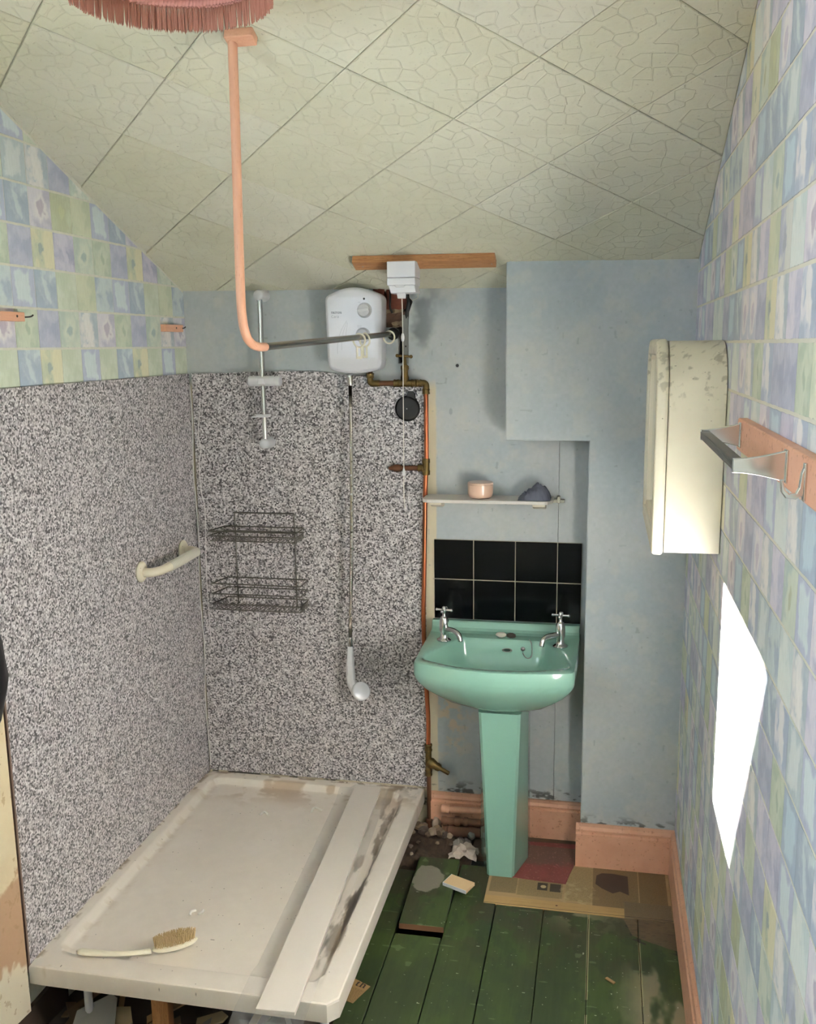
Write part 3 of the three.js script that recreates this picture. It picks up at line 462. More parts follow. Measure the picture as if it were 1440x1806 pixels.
// ------------------------------------------------------------------ back wall fittings
// riser rail
{
  const t = thing('shower_riser_rail', 'chrome shower riser rail with white end brackets and slider', 'riser rail', [0.32, 1.49, 0.009]), z = 0.052;
  part('rail', rod([0, -0.005, z], [0.0, 0.53, z], 0.0095, 16), chrome, t);
  const br = [[0.0001, 0], [0.021, 0], [0.022, 0.004], [0.018, 0.03], [0.0185, 0.062], [0.0165, 0.07], [0.01, 0.0745], [0.0001, 0.0755]];
  part('bracket', latheAlong(br, [0.0, 0.528, 0], [0, 0, 1], 24), white, t); part('bracket', latheAlong(br, [0.0, -0.003, 0], [0, 0, 1], 24), white, t);
  const sl = part('slider', join(latheAlong([[0.0001, -0.062], [0.016, -0.061], [0.0185, -0.055], [0.0185, 0.036], [0.0165, 0.038], [0.0165, 0.042], [0.0185, 0.044], [0.0185, 0.058], [0.015, 0.063], [0.0001, 0.063]], [0.006, 0.224, z], [1, 0, 0], 24), rspan(-0.014, 0.014, 0.212, 0.236, z - 0.02, z + 0.02, 0.004)), white, t);
  part('clip', join(rspan(-0.03, 0.022, 0.093, 0.104, z - 0.012, z + 0.012, 0.003), rspan(-0.046, -0.028, 0.092, 0.096, z - 0.002, z + 0.012, 0.0015)), white, t);
}
// wire rack
{
  const t = thing('wire_shower_rack', 'two tier wire shower rack hanging on the back speckled panel', 'shower rack', [0.288, 0.86, 0.009]), r = 0.0024;
  const X0 = -0.119, X1 = 0.118, f = (pts) => tube(pts, r, 6, pts.length * 6, false, 0.05);
  part('back_frame', join(rod([X0, 0.0, 0.006], [X0, 0.358, 0.006], r, 6), rod([X1, 0.0, 0.006], [X1, 0.358, 0.006], r, 6), rod([X0, 0.358, 0.006], [X1, 0.358, 0.006], r * 1.3, 6)), wireMetal, t);
  const hoop = (y, a, b, z0, z1, rr = r) => [rod([a, y, z0], [b, y, z0], rr, 6), rod([a - 0.022, y, z1], [b + 0.004, y, z1], rr, 6), rod([a, y, z0], [a - 0.022, y, z1], rr, 6), rod([b, y, z0], [b + 0.004, y, z1], rr, 6)];
  const tier = (y0, ys, a, b) => {
    const g = []; for (const y of ys) g.push(...hoop(y, a, b, 0.008, 0.115)); const base = part('basket', join(g), wireMetal, t);
    const w = []; for (let i = 0; i <= 22; i++) { const k = i / 22; w.push(rod([a + (b - a) * k, y0, 0.008], [a - 0.018 + (b - a + 0.02) * k, y0, 0.11], 0.0013, 5), rod([a - 0.018 + (b - a + 0.02) * k, y0, 0.11], [a - 0.02 + (b - a + 0.022) * k, ys[ys.length - 1], 0.115], 0.0013, 5)); }
    for (let i = 1; i < 9; i++) { const k = i / 9; w.push(rod([a, y0, 0.008 + 0.1 * k], [a - 0.02 * k, ys[ys.length - 1], 0.012 + 0.1 * k], 0.0013, 5), rod([b, y0, 0.008 + 0.1 * k], [b + 0.003, ys[ys.length - 1], 0.012 + 0.1 * k], 0.0013, 5)); }
    part('base_wires', join(w, rod([a - 0.018, y0, 0.11], [b + 0.002, y0, 0.11], 0.002, 6)), wireMetal, base);
  };
  tier(0.268, [0.305, 0.288], -0.16, 0.155); tier(0.004, [0.105, 0.066, 0.027], -0.157, 0.165);
}
// electric shower unit
{
  const t = thing('electric_shower_unit', 'white electric shower heater box with two round dials on the back wall', 'shower unit', [0.671, 1.887, 0]);
  const o = [], L = -0.102, Rr = 0.103; 
  for (let i = 0; i <= 12; i++) { const u = i / 12, x = -0.07 + 0.14 * u; o.push([x, -0.147 + 0.009 * Math.pow(2 * u - 1, 2)]); } for (const [x, y] of [[0.083, -0.1345], [0.092, -0.128], [0.0965, -0.115], [0.0985, -0.09], [0.102, 0.06], [Rr, 0.105], [0.1015, 0.113], [0.096, 0.1205], [0.087, 0.1265]]) o.push([x, y]);
  for (let i = 0; i <= 12; i++) { const u = i / 12, x = 0.076 - 0.152 * u; o.push([x, 0.149 - 0.018 * Math.pow(2 * u - 1, 2)]); } for (const [x, y] of [[-0.087, 0.1265], [-0.096, 0.1205], [-0.1005, 0.113], [L, 0.105], [-0.101, 0.06], [-0.0975, -0.09], [-0.0955, -0.115], [-0.091, -0.128], [-0.082, -0.1345]]) o.push([x, y]);
  const body = part('case', toCreasedNormals(prism(o, 0.09, 0.012, 4), 0.7), phys(0xdcdbe0, 0.28, { clearcoat: 0.3, clearcoatRoughness: 0.15 }), t);
  const dial = (x, y, a) => { const d = part('dial', latheAlong([[0.0255, 0], [0.0255, 0.002], [0.022, 0.003], [0.0215, 0.014], [0.0195, 0.0165], [0.0001, 0.017]], [x, y, 0.0895], [0, 0, 1], 32), std(0xd2d1d6, 0.3), t); part('grip', move(new RoundedBoxGeometry(0.04, 0.01, 0.012, 2, 0.002).rotateZ(a), x, y, 0.108), white, d); part('dial_ring', latheAlong([[0.0262, 0], [0.0262, 0.001], [0.025, 0.0012]], [x, y, 0.09], [0, 0, 1], 32), std(0x85848a, 0.5), d); };
  dial(0.042, 0.07, 0.12); dial(0.035, -0.015, 0.1);
  part('indicator', latheAlong([[0.0001, 0.0012], [0.0035, 0.001], [0.004, 0]], [0.041, 0.109, 0.09], [0, 0, 1], 12), black, t);
  const pt = canvasTex(512, 640, (g, w, h) => {
    g.fillStyle = '#dcdbe0'; g.fillRect(0, 0, w, h); g.fillStyle = '#20242e'; g.font = 'bold 33px sans-serif'; g.fillText('TRITON', 26, 172); g.fillStyle = '#8d8f96'; g.font = '42px sans-serif'; g.fillText('Cara', 28, 216);
    g.strokeStyle = '#a8a7ad'; g.lineWidth = 3; for (const [a, b, c, d] of [[200, 250, 90, 600], [205, 260, 140, 560], [212, 270, 190, 470]]) { g.beginPath(); g.moveTo(a, b); g.quadraticCurveTo(c - 10, 400, c, d); g.stroke(); }
    g.fillStyle = '#9a9aa2'; g.font = '14px sans-serif'; for (let i = 0; i < 4; i++) g.fillRect(318 + i * 3, 300 + i * 11, 50 - i * 6, 2.5); g.fillRect(330, 52, 28, 3);
  });
  const pl = part('print', move(new THREE.PlaneGeometry(0.165, 0.206), -0.005, 0.012, 0.0903), phys(0xffffff, 0.28, { map: pt, clearcoat: 0.3, clearcoatRoughness: 0.15 }), t);
}
// hose and handset
{
  const t = thing('shower_hose', 'chrome shower hose hanging straight down from the heater box', 'hose', [0.646, 1.74, 0.055]);
  const path = new THREE.CatmullRomCurve3([[0, -0.02, 0], [0.001, -0.12, 0.004], [-0.001, -0.39, 0.008], [-0.008, -0.7, 0.011], [-0.016, -0.9, 0.012], [-0.019, -0.995, 0.012]].map((p) => V(...p)));
  const n = 520, rings = []; for (let i = 0; i <= n; i++) { const p = path.getPoint(i / n), r = 0.0068 + 0.0009 * Math.cos(i * PI * 0.5); rings.push([...Array(10)].map((_, j) => { const a = -2 * PI * j / 10; return [p.x + r * Math.cos(a), p.y, p.z + r * Math.sin(a)]; })); }
  part('hose', loft(rings.reverse(), false, false, 1.3), std(0xa39e96, 0.22, { metalness: 1 }), t);
  part('collar', latheAlong([[0.0085, -0.04], [0.0105, -0.035], [0.0105, -0.014], [0.0115, -0.012], [0.0115, 0], [0.008, 0.002]], [0, -0.004, 0], [0, 1, 0], 20), chrome, t);
  part('collar', latheAlong([[0.007, -0.012], [0.0105, -0.01], [0.0095, 0.02], [0.0075, 0.024]], [-0.019, -1.0, 0.012], [0, 1, 0], 20), chrome, t);
  const h = thing('shower_handset', 'white shower handset dangling upside down at the end of the hose', 'shower head', [0.627, 0.728, 0.067]);
  const cv = new THREE.CatmullRomCurve3([[0, 0, 0], [-0.001, -0.05, 0], [-0.002, -0.1, 0.001], [0.004, -0.145, 0.004], [0.022, -0.178, 0.008]].map((p) => V(...p))), rr = [];
  for (let i = 0; i <= 26; i++) { const u = i / 26, p = cv.getPoint(u), r = 0.011 + 0.006 * sstep(0.0, 0.5, u) + 0.002 * sstep(0.6, 1, u); const tn = cv.getTangent(u), s = V(-tn.y, tn.x, 0).normalize(); rr.push([...Array(18)].map((_, j) => { const a = 2 * PI * j / 18; return [p.x + s.x * r * Math.cos(a), p.y + s.y * r * Math.cos(a), p.z + r * Math.sin(a)]; })); }
  part('handle', loft(rr, true, true, 1.2), white, h);
  part('head', latheAlong([[0.0001, -0.02], [0.02, -0.018], [0.032, -0.008], [0.0365, 0.006], [0.0355, 0.014], [0.03, 0.018], [0.0001, 0.0205]], [0.038, -0.172, 0.012], [0.55, 0.45, 0.72], 28), phys(0xdcdbe0, 0.25, { clearcoat: 0.3 }), h);
}
// black round plate
{
  const t = thing('round_black_plate', 'round black valve plate screwed to the back speckled panel', 'plate', [0.845, 1.612, 0.009]);
  part('plate', latheAlong([[0.0001, 0.013], [0.004, 0.013], [0.0045, 0.012], [0.036, 0.0115], [0.043, 0.009], [0.046, 0.0]], [0, 0, 0], [0, 0, 1], 36), black, t);
  part('tab', prism([[-0.006, 0.03], [0.03, 0.025], [0.03, 0.05], [0.022, 0.062], [0.004, 0.062]], 0.008, 0.001, 1), black, t);
  part('pivot', ball(0, 0, 0.013, 0.0025, 8), dullMetal, t);
  for (const [x, y] of [[-0.028, 0.063], [0.03, 0.062], [-0.026, -0.054], [0.026, -0.053]]) part('screw_hole', latheAlong([[0.0001, 0.0008], [0.0048, 0.0006], [0.005, 0]], [x, y, 0], [0, 0, 1], 10), black, t);
}
// pipework
{
  const t = thing('copper_pipework', 'copper water pipe with brass fittings running down beside the speckled panel', 'pipework', [0.915, 0, 0.03]);
  const fit = (a, d, len, r) => latheAlong([[r * 0.75, 0], [r * 1.1, 0.001], [r * 1.15, len * 0.25], [r, len * 0.3], [r, len * 0.7], [r * 1.15, len * 0.75], [r * 1.1, len - 0.001], [r * 0.75, len]], a, d, 14);
  part('riser_pipe', join(tube([[0.002, 1.69, 0], [0.002, 1.43, 0]], 0.0085, 12, 12), tube([[0.0, 1.4, 0], [-0.005, 1.29, -0.004], [-0.012, 1.0, -0.008], [-0.016, 0.82, -0.008], [-0.008, 0.6, -0.004], [0, 0.45, 0], [0, 0.33, 0]], 0.0085, 12, 60)), copper, t);
  part('lower_pipe', tube([[0, 0.34, 0], [0.001, 0.2, 0], [0.002, -0.02, 0]], 0.0085, 12, 20), oldCopper, t);
  part('branch_pipe', join(rod([-0.195, 1.703, 0], [0.0, 1.703, 0], 0.0095, 12), rod([-0.2, 1.7, 0], [-0.2, 1.745, 0], 0.0085, 12)), oldCopper, t);
  part('elbow', join(tube([[-0.03, 1.703, 0], [-0.006, 1.703, 0], [0.002, 1.696, 0], [0.002, 1.67, 0]], 0.0115, 12, 20), fit([0.002, 1.664, 0], [0, 1, 0], 0.02, 0.012), fit([-0.032, 1.703, 0], [1, 0, 0], 0.018, 0.012)), brass, t);
  part('elbow', join(tube([[-0.165, 1.703, 0], [-0.194, 1.703, 0], [-0.201, 1.711, 0], [-0.201, 1.735, 0]], 0.0115, 12, 20), fit([-0.201, 1.722, 0], [0, 1, 0], 0.018, 0.013)), brass, t);
  const v = part('valve', join(latheAlong([[0.013, 0], [0.015, 0.02], [0.012, 0.03], [0.012, 0.045], [0.015, 0.05], [0.015, 0.06], [0.008, 0.065], [0.005, 0.09], [0.0001, 0.09]], [-0.074, 1.703, 0], [0, 1, 0], 16), rod([-0.11, 1.703, 0], [-0.04, 1.703, 0], 0.013, 14), fit([-0.115, 1.703, 0], [1, 0, 0], 0.02, 0.0125), fit([-0.052, 1.703, 0], [1, 0, 0], 0.02, 0.0125)), brass, t);
  part('valve_handle', join(rod([-0.1, 1.8, 0.004], [-0.05, 1.796, 0.004], 0.0045, 10), ball(-0.1, 1.8, 0.004, 0.0065, 10), ball(-0.05, 1.796, 0.004, 0.0065, 10), rod([-0.074, 1.78, 0], [-0.074, 1.8, 0.003], 0.006, 10)), brass, v);
  part('tee', join(fit([0.0, 1.375, 0], [0, 1, 0], 0.06, 0.0125), rod([-0.015, 1.4, 0], [0, 1.4, 0], 0.0125, 12), fit([-0.03, 1.4, 0], [1, 0, 0], 0.022, 0.0125)), brass, t);
  part('capped_branch', join(rod([-0.1, 1.399, 0.0], [-0.02, 1.4, 0], 0.0095, 12), latheAlong([[0.0001, 0], [0.005, 0.002], [0.009, 0.012], [0.0095, 0.02], [0.0135, 0.022], [0.0135, 0.045], [0.0095, 0.048]], [-0.14, 1.398, 0], [1, 0.02, 0], 14)), oldCopper, t);
  const s = part('stopcock', join(fit([0, 0.315, 0], [0, 1, 0], 0.03, 0.013), fit([0, 0.215, 0], [0, 1, 0], 0.026, 0.012), rod([0, 0.22, 0], [0, 0.33, 0], 0.012, 12), latheAlong([[0.018, 0], [0.021, 0.012], [0.016, 0.03], [0.014, 0.034], [0.016, 0.038], [0.014, 0.05], [0.008, 0.055], [0.008, 0.09], [0.0001, 0.092]], [0.0, 0.275, 0.004], [0.9, -0.42, 0.12], 14)), brass, t);
  for (const y of [0.0]) part('floor_collar', fit([0.002, 0.0, 0], [0, 1, 0], 0.04, 0.013), oldCopper, t);
}
// metal conduit in the chase and the stub cables
{
  const g = prism([[-0.0105, 0], [0.0105, 0], [0.0105, 0.24], [-0.0105, 0.24]], 0.004, 0.001, 1, [[...Array(10)].map((_, i) => [0.0 + 0.003 * Math.cos(i / 10 * 2 * PI), 0.13 + 0.003 * Math.sin(i / 10 * 2 * PI)])]);
  const t = thing('metal_conduit', 'grey metal cable channel in the wall chase under the pull switch', 'conduit', [0.839, 1.702, -0.004]); part('channel', join(g, span(-0.0105, -0.009, 0, 0.24, -0.012, 0.001), span(0.009, 0.0105, 0, 0.24, -0.012, 0.001)), std(0x757672, 0.55, { metalness: 0.4 }), t);
  single('loose_cable', 'black cable hanging out of the wall chase behind the pull cord', 'cable', join(tube([[0.846, 2.02, -0.02], [0.852, 1.99, -0.006], [0.847, 1.955, -0.004], [0.842, 1.93, -0.008]], 0.0085, 8, 30), tube([[0.783, 2.03, -0.01], [0.786, 2.0, 0.004], [0.784, 1.97, 0.0], [0.789, 1.95, -0.01]], 0.004, 6, 30)), black);
}
// curtain rail
const railA = V(0.705, 1.835, 1.10), railB = V(0.795, 1.876, 0.012);
{
  const t = thing('shower_curtain_rail', 'curtain rail with a salmon drop pipe from the ceiling and a grey chrome bar', 'curtain rail', [0.705, 1.835, 1.1]);
  const rel = (x, y, z) => [x - 0.705, y - 1.835, z - 1.1];
  part('drop_pipe', tube([rel(0.712, 2.535, 1.243), rel(0.711, 2.3, 1.246), rel(0.709, 2.05, 1.25), rel(0.7085, 1.93, 1.25), rel(0.708, 1.885, 1.24), rel(0.707, 1.855, 1.215), rel(0.706, 1.84, 1.175), rel(0.7055, 1.835, 1.13), rel(0.705, 1.835, 1.09)], 0.0108, 14, 90, false, 0.3), salmon, t);
  part('bar', rod([0, 0, 0], [railB.x - 0.705, railB.y - 1.835, railB.z - 1.1], 0.0096, 18), std(0x8f8d8a, 0.22, { metalness: 1 }), t);
  part('wall_socket', latheAlong([[0.021, 0], [0.022, 0.006], [0.0135, 0.012], [0.0125, 0.035], [0.0105, 0.037]], [railB.x - 0.705, railB.y - 1.835, 0.001 - 1.1], [-0.04, -0.03, 1], 18), black, t);
  const bg = new RoundedBoxGeometry(0.066, 0.022, 0.036, 2, 0.003).rotateX(-Math.atan(SL)).translate(...rel(0.732, ceilY(0.732, 1.245) - 0.012, 1.245)); part('ceiling_block', bg, salmon, t);
  const at = (z) => railA.clone().lerp(railB, (1.1 - z) / (1.1 - 0.012));
  const rg = std(0xe9e2cc, 0.4);
  const ring = (z, label, tilt, extra) => { const p = at(z), o = thing('curtain_ring', label, 'curtain ring', [p.x, p.y, p.z], undefined); part('ring', tube([...Array(14)].map((_, i) => { const a = i / 14 * 2 * PI; return [0.019 * Math.cos(a), -0.0105 + 0.021 * Math.sin(a), 0.002 * Math.sin(a * 2)]; }), 0.0031, 8, 50, true), rg, o); if (extra) part('clip', join(rspan(-0.011, -0.005, -0.066, -0.028, -0.003, 0.003, 0.0015), rspan(0.004, 0.009, -0.066, -0.028, -0.003, 0.003, 0.0015), rspan(-0.011, 0.009, -0.068, -0.06, -0.003, 0.003, 0.0015)), rg, o); o.rotation.y = tilt; return o; };
  ring(0.375, 'cream curtain ring with a long clip, left one before the lower dial', 0.5, true); ring(0.32, 'cream curtain ring, right one before the lower dial', -0.4, true); ring(0.055, 'thin cream curtain ring pushed against the black wall socket', 0.2, false);
}
// batten and pull switch
{
  const s = 0.235, y = ceilY(0.95, 0.228), tt = thing('wooden_batten', 'varnished orange wooden batten fixed to the ceiling edge above the pull switch', 'batten', [0.95, y, 0.228]); tt.rotation.set(-Math.atan(SL), 0, -0.008);
  const g = rspan(-0.236, 0.234, -0.026, -0.001, -0.036, 0.02, 0.002, 1); planarUV(g, (a) => a, (a, b, c) => b + c); part('batten', g, wood, tt); for (const x of [-0.205, 0.222]) part('nail', latheAlong([[0.0001, 0.0008], [0.0028, 0.0006], [0.003, 0]], [x, -0.0258, -0.01], [0, -1, 0], 8), dullMetal, tt);
  const p = thing('pull_cord_switch', 'white pull cord switch box hanging under the wooden batten with a long cord', 'switch', [0.885, 2.023, 0.285]);
  part('box', rspan(-0.047, 0.047, 0.028, 0.079, -0.085, 0.0, 0.003), white, p); part('lid', rspan(-0.047, 0.047, 0.003, 0.027, -0.085, 0.0, 0.003), white, p);
  part('base_plate', prism([[-0.036, -0.022], [0.048, -0.02], [0.044, 0.004], [-0.044, 0.004]], 0.075, 0.002, 1).translate(0, 0, -0.08), white, p);
  part('switch_body', loft([roundRect(-0.012, 0.012, -0.05, -0.026, 0.004).map(([a, b]) => [a - 0.004, -0.037, b + 0.012]).reverse(), roundRect(-0.0145, 0.0145, -0.053, -0.02, 0.004).map(([a, b]) => [a - 0.004, -0.01, b + 0.012]).reverse(), roundRect(-0.0165, 0.0165, -0.055, -0.012, 0.004).map(([a, b]) => [a - 0.006, 0.005, b + 0.012]).reverse()], true, true, 0.5), white, p);
  const cm = std(0xe4e0d6, 0.7); const c = part('cord', tube([[-0.003, -0.035, -0.026], [-0.002, -0.15, -0.026], [-0.003, -0.4, -0.026], [-0.004, -0.61, -0.026]], 0.0016, 6, 40), cm, p);
  part('joint', latheAlong([[0.0001, -0.014], [0.004, -0.012], [0.006, -0.003], [0.006, 0.003], [0.004, 0.012], [0.0001, 0.014]], [-0.002, -0.162, -0.026], [0, 1, 0], 12), white, c); part('toggle', latheAlong([[0.006, -0.012], [0.007, -0.008], [0.004, 0.006], [0.002, 0.014]], [-0.004, -0.608, -0.026], [0, 1, 0], 12), white, c);
  part('tail', join(tube([[-0.004, -0.61, -0.026], [-0.004, -0.68, -0.026], [-0.002, -0.735, -0.026]], 0.0011, 5, 20), tube([[-0.004, -0.61, -0.026], [-0.006, -0.66, -0.026], [-0.005, -0.7, -0.026], [0.0, -0.73, -0.026]], 0.0009, 5, 20)), cm, c);
}
// shelf and what stands on it
{
  const t = thing('wall_shelf', 'narrow white wall shelf on cream brackets above the black tiles', 'shelf', [1.14, 1.29, 0]); const sh = white;
  part('board', prism([[-0.226, 0.002], [0.232, 0.002], [0.232, 0.09], [0.215, 0.125], [0.205, 0.13], [-0.205, 0.13], [-0.222, 0.118], [-0.226, 0.1]], 0.012, 0.002, 2).applyMatrix4(basis([1, 0, 0], [0, 0, 1], [0, -1, 0], [0, 0.012, 0])), std(0xd9d3cb, 0.4), t);
  for (const x of [-0.18, 0.185]) part('bracket', prism([[0, 0], [0.07, 0], [0.066, -0.012], [0.02, -0.026], [0, -0.026]], 0.045, 0.002, 1).applyMatrix4(basis([0, 0, 1], [0, 1, 0], [-1, 0, 0], [x + 0.022, 0, 0.03])), cream, t);
  single('shelf_end_clip', 'small translucent plastic clip on the wall at the right shelf end', 'clip', join(rspan(-0.02, 0.02, -0.006, 0.006, 0, 0.02, 0.003), rspan(-0.006, 0.006, -0.006, 0.018, 0.0, 0.026, 0.003)), std(0xbdb9a6, 0.4), [1.389, 1.287, 0.0]);
  const p = thing('lidded_pot', 'small pale pink ceramic pot with a lid on the white shelf', 'pot', [1.117, 1.302, 0.07]); const pm = phys(0xdcb8a0, 0.3, { clearcoat: 0.5, clearcoatRoughness: 0.1 });
  part('pot', lathe([[0.0001, 0], [0.034, 0], [0.041, 0.006], [0.0445, 0.018], [0.0455, 0.048], [0.0445, 0.049]], 40), pm, p); part('lid', lathe([[0.0445, 0.0495], [0.0455, 0.0505], [0.0452, 0.055], [0.042, 0.0575], [0.0001, 0.0585]], 40), pm, p);
  const rows = [], R = rng(44); for (let i = 0; i <= 16; i++) { const row = []; for (let j = 0; j <= 20; j++) { const u = i / 16 * 2 - 1, v = j / 20 * 2 - 1, r = Math.max(0, 1 - Math.pow(Math.abs(u), 2.4) - Math.pow(Math.abs(v), 2.4) * 0.9); row.push([v * 0.056, 0.001 + 0.052 * Math.pow(r, 0.55) * (0.18 + 0.62 * sstep(-1, 0.3, v) + 0.5 * (fbm(u * 3 + 5, v * 5, 160) - 0.5)) + 0.016 * Math.sqrt(r) * fbm(u * 8, v * 7 + u * 5, 161), u * 0.045]); } rows.push(row); }
  single('grey_cloth', 'crumpled dark grey flannel lying on the right end of the white shelf', 'cloth', loft(rows, false, false, 1.1, false), std(0x61636f, 0.95, { side: THREE.DoubleSide }), [1.308, 1.3015, 0.075]);
}
// black tile splashback
{
  const t = thing('tile_splashback', 'glossy black tile splashback with pale grout above the green basin', 'splashback', [1.085, 0.986, 0]);
  part('grout', rspan(-0.147, 0.389, -0.1495, 0.149, 0.0005, 0.005, 0.001, 1), std(0xa89e88, 0.9), t); const bt = phys(0x08090c, 0.12, { specularIntensity: 0.7 });
  const xs = [[-0.146, -0.002], [0.0015, 0.1505], [0.1535, 0.3015], [0.3045, 0.388]], ys = [[0.002, 0.148], [-0.149, -0.0015]]; const R = rng(2);
  for (const [a, b] of xs) for (const [c, d] of ys) { const m = part('tile', rspan(a, b, c, d, 0.001, 0.0085 + R() * 0.0006, 0.0015, 2), bt, t); }
}
// ------------------------------------------------------------------ basin, pedestal
const greenGlaze = phys(0x82ab9a, 0.22, { clearcoat: 0.5, clearcoatRoughness: 0.08 });
{
  const t = thing('wash_basin', 'mint green ceramic wash basin with two chrome taps', 'wash basin', [1.203, 0.8, 0]);
  const N = 120, C = [0.0, 0.25], outl = [[0.273, 0.004], [0.27, 0.25], [0.264, 0.428], [0.255, 0.442], [0.2, 0.458], [0.1, 0.474], [0, 0.479], [-0.1, 0.47], [-0.2, 0.442], [-0.255, 0.42], [-0.266, 0.408], [-0.27, 0.25], [-0.273, 0.004]];
  const inl = chaikin([[0.14, 0.118], [0.16, 0.125], [0.215, 0.25], [0.245, 0.35], [0.24, 0.385], [0.12, 0.437], [0, 0.444], [-0.12, 0.435], [-0.24, 0.375], [-0.247, 0.345], [-0.21, 0.25], [-0.155, 0.122], [-0.135, 0.115], [-0.06, 0.115], [0.06, 0.116]], 2, 0.2);
  const at = (poly, y) => star(poly, C, N).map((p) => [p[0], typeof y === 'function' ? y(p[0], p[1]) : y, p[1]]);
  const keepBack = (poly, k, kz, cz = 0.02) => poly.map((p) => [p[0] * k, cz + (p[1] - cz) * kz]);     // the underside draws in towards the wall and the pedestal
  const rings = [at(keepBack(outl, 0.3, 0.58), -0.2), at(keepBack(outl, 0.44, 0.7), -0.186), at(keepBack(outl, 0.6, 0.79), -0.163), at(keepBack(outl, 0.74, 0.87), -0.132), at(keepBack(outl, 0.87, 0.935), -0.102), at(keepBack(outl, 0.95, 0.975), -0.076), at(keepBack(outl, 0.985, 0.993), -0.06), at(keepBack(outl, 0.997, 0.999), -0.05), at(outl, -0.042), at(outl, -0.006), at(scaled(outl, C, 0.993), -0.0015), at(scaled(outl, C, 0.978), 0), at(scaled(inl, C, 1.02), -0.001), at(inl, -0.004), at(scaled(inl, C, 0.975), -0.012), at(scaled(inl, C, 0.94), -0.05), at(scaled(inl, C, 0.86), -0.085), at(scaled(inl, C, 0.7), -0.11), at(scaled(inl, C, 0.45), -0.124), at(scaled(inl, C, 0.12), -0.129)];
  part('bowl', join(loft(rings, true, true, 0.75), prism([[0.0, -0.03], [0.07, -0.002], [0.045, 0.004], [0.036, 0.012], [0.032, 0.03], [0.028, 0.035], [0.004, 0.035], [0.001, 0.03], [0.001, -0.03]], 0.54, 0.003, 2).applyMatrix4(basis([0, 0, 1], [0, 1, 0], [-1, 0, 0], [0.27, 0, 0]))), greenGlaze, t);
  part('overflow', latheAlong([[0.0001, 0.0005], [0.012, 0.001], [0.0155, 0.003], [0.0185, 0.0015], [0.0185, 0]], [0, 0, 0], [0, 0, 1], 28).scale(1, 0.42, 1).translate(0.018, -0.037, 0.124), dullMetal, t); part('overflow_slot', latheAlong([[0.0001, 0], [0.0118, 0], [0.0118, -0.002]], [0, 0, 0], [0, 0, 1], 24).scale(1, 0.42, 1).translate(0.018, -0.037, 0.1262), std(0x2a3a33, 0.8), t);
  part('waste', latheAlong([[0.0001, 0.001], [0.012, 0.001], [0.02, 0.003], [0.024, 0.001]], [0, -0.1295, 0.25], [0, 1, 0], 24), chrome, t);
  const tap = (x, z, dx, dz, spin) => {
    const g = new THREE.Group(); g.name = 'tap'; g.position.set(x, 0, z); t.add(g);
    part('tap_body', lathe([[0.0001, 0], [0.026, 0], [0.0265, 0.004], [0.02, 0.008], [0.0145, 0.013], [0.0135, 0.03], [0.0165, 0.036], [0.017, 0.055], [0.0165, 0.07], [0.0135, 0.083], [0.011, 0.087], [0.006, 0.09], [0.0055, 0.104], [0.009, 0.108], [0.0095, 0.116], [0.0001, 0.119]], 28), chrome, g);
    const l = Math.hypot(dx, dz), ux = dx / l, uz = dz / l; part('spout', tube([[ux * 0.006, 0.043, uz * 0.006], [ux * 0.03, 0.045, uz * 0.03], [ux * 0.055, 0.044, uz * 0.055], [ux * 0.074, 0.036, uz * 0.074], [ux * 0.081, 0.02, uz * 0.081], [ux * 0.082, 0.014, uz * 0.082]], 0.0092, 14, 40), chrome, g);
    const hd = part('handle', join(...[0, PI / 2].map((a) => { const c = Math.cos(a + spin), s = Math.sin(a + spin); return [rod([-0.026 * c, 0.112, -0.026 * s], [0.026 * c, 0.112, 0.026 * s], 0.0042, 10), ball(-0.027 * c, 0.112, -0.027 * s, 0.0056, 10), ball(0.027 * c, 0.112, 0.027 * s, 0.0056, 10)]; }).flat(), ball(0, 0.118, 0, 0.008, 12)), chrome, g);
  };
  tap(-0.203, 0.16, 0.065, 0.05, 0.15); tap(0.206, 0.165, -0.06, 0.055, 0.1);
  const chain = []; const cp = new THREE.CatmullRomCurve3([[0.095, -0.001, 0.105], [0.103, -0.006, 0.122], [0.107, -0.028, 0.131], [0.105, -0.052, 0.134], [0.095, -0.06, 0.135], [0.083, -0.055, 0.134], [0.075, -0.042, 0.134]].map((p) => V(...p))); for (let i = 0; i <= 40; i++) { const p = cp.getPoint(i / 40); chain.push(ball(p.x, p.y, p.z, 0.0019, 6)); }
  part('chain', join(chain), dullMetal, t); part('chain_stay', latheAlong([[0.0001, 0.005], [0.004, 0.004], [0.0075, 0.002], [0.008, 0]], [0.074, -0.03, 0.124], [0, 0, 1], 16), dullMetal, t);
  single('soap_bar', 'worn piece of white soap on the back ledge of the green basin', 'soap', lump(0.017, 5, [1.15, 0.55, 0.75], 0.06, 2), std(0xd9d2c2, 0.5), [1.196, 0.8095, 0.093]);
  single('dried_sponge', 'dark dried lump beside the white soap on the basin ledge', 'sponge', lump(0.015, 6, [1.15, 0.6, 0.75], 0.14, 2), std(0x3a332c, 0.9), [1.232, 0.8085, 0.094]);
  // pedestal
  const ped = thing('basin_pedestal', 'tall faceted mint green pedestal under the wash basin', 'pedestal', [1.217, 0, 0]);
  const ringP = (y, f, s, zf) => { const q = [[-f, zf], [f, zf], [s, 0.185], [s, 0.1], [s * 0.6, 0.055], [-s * 0.6, 0.055], [-s, 0.1], [-s, 0.185]]; return q.map(([a, b]) => [a, y, b]); };
  const fine = (r) => { const o = []; for (let i = 0; i < r.length; i++) { const p = r[i], q = r[(i + 1) % r.length]; for (const k of [0.06, 0.5, 0.94]) o.push([p[0] + (q[0] - p[0]) * k, p[1], p[2] + (q[2] - p[2]) * k]); } return o; };
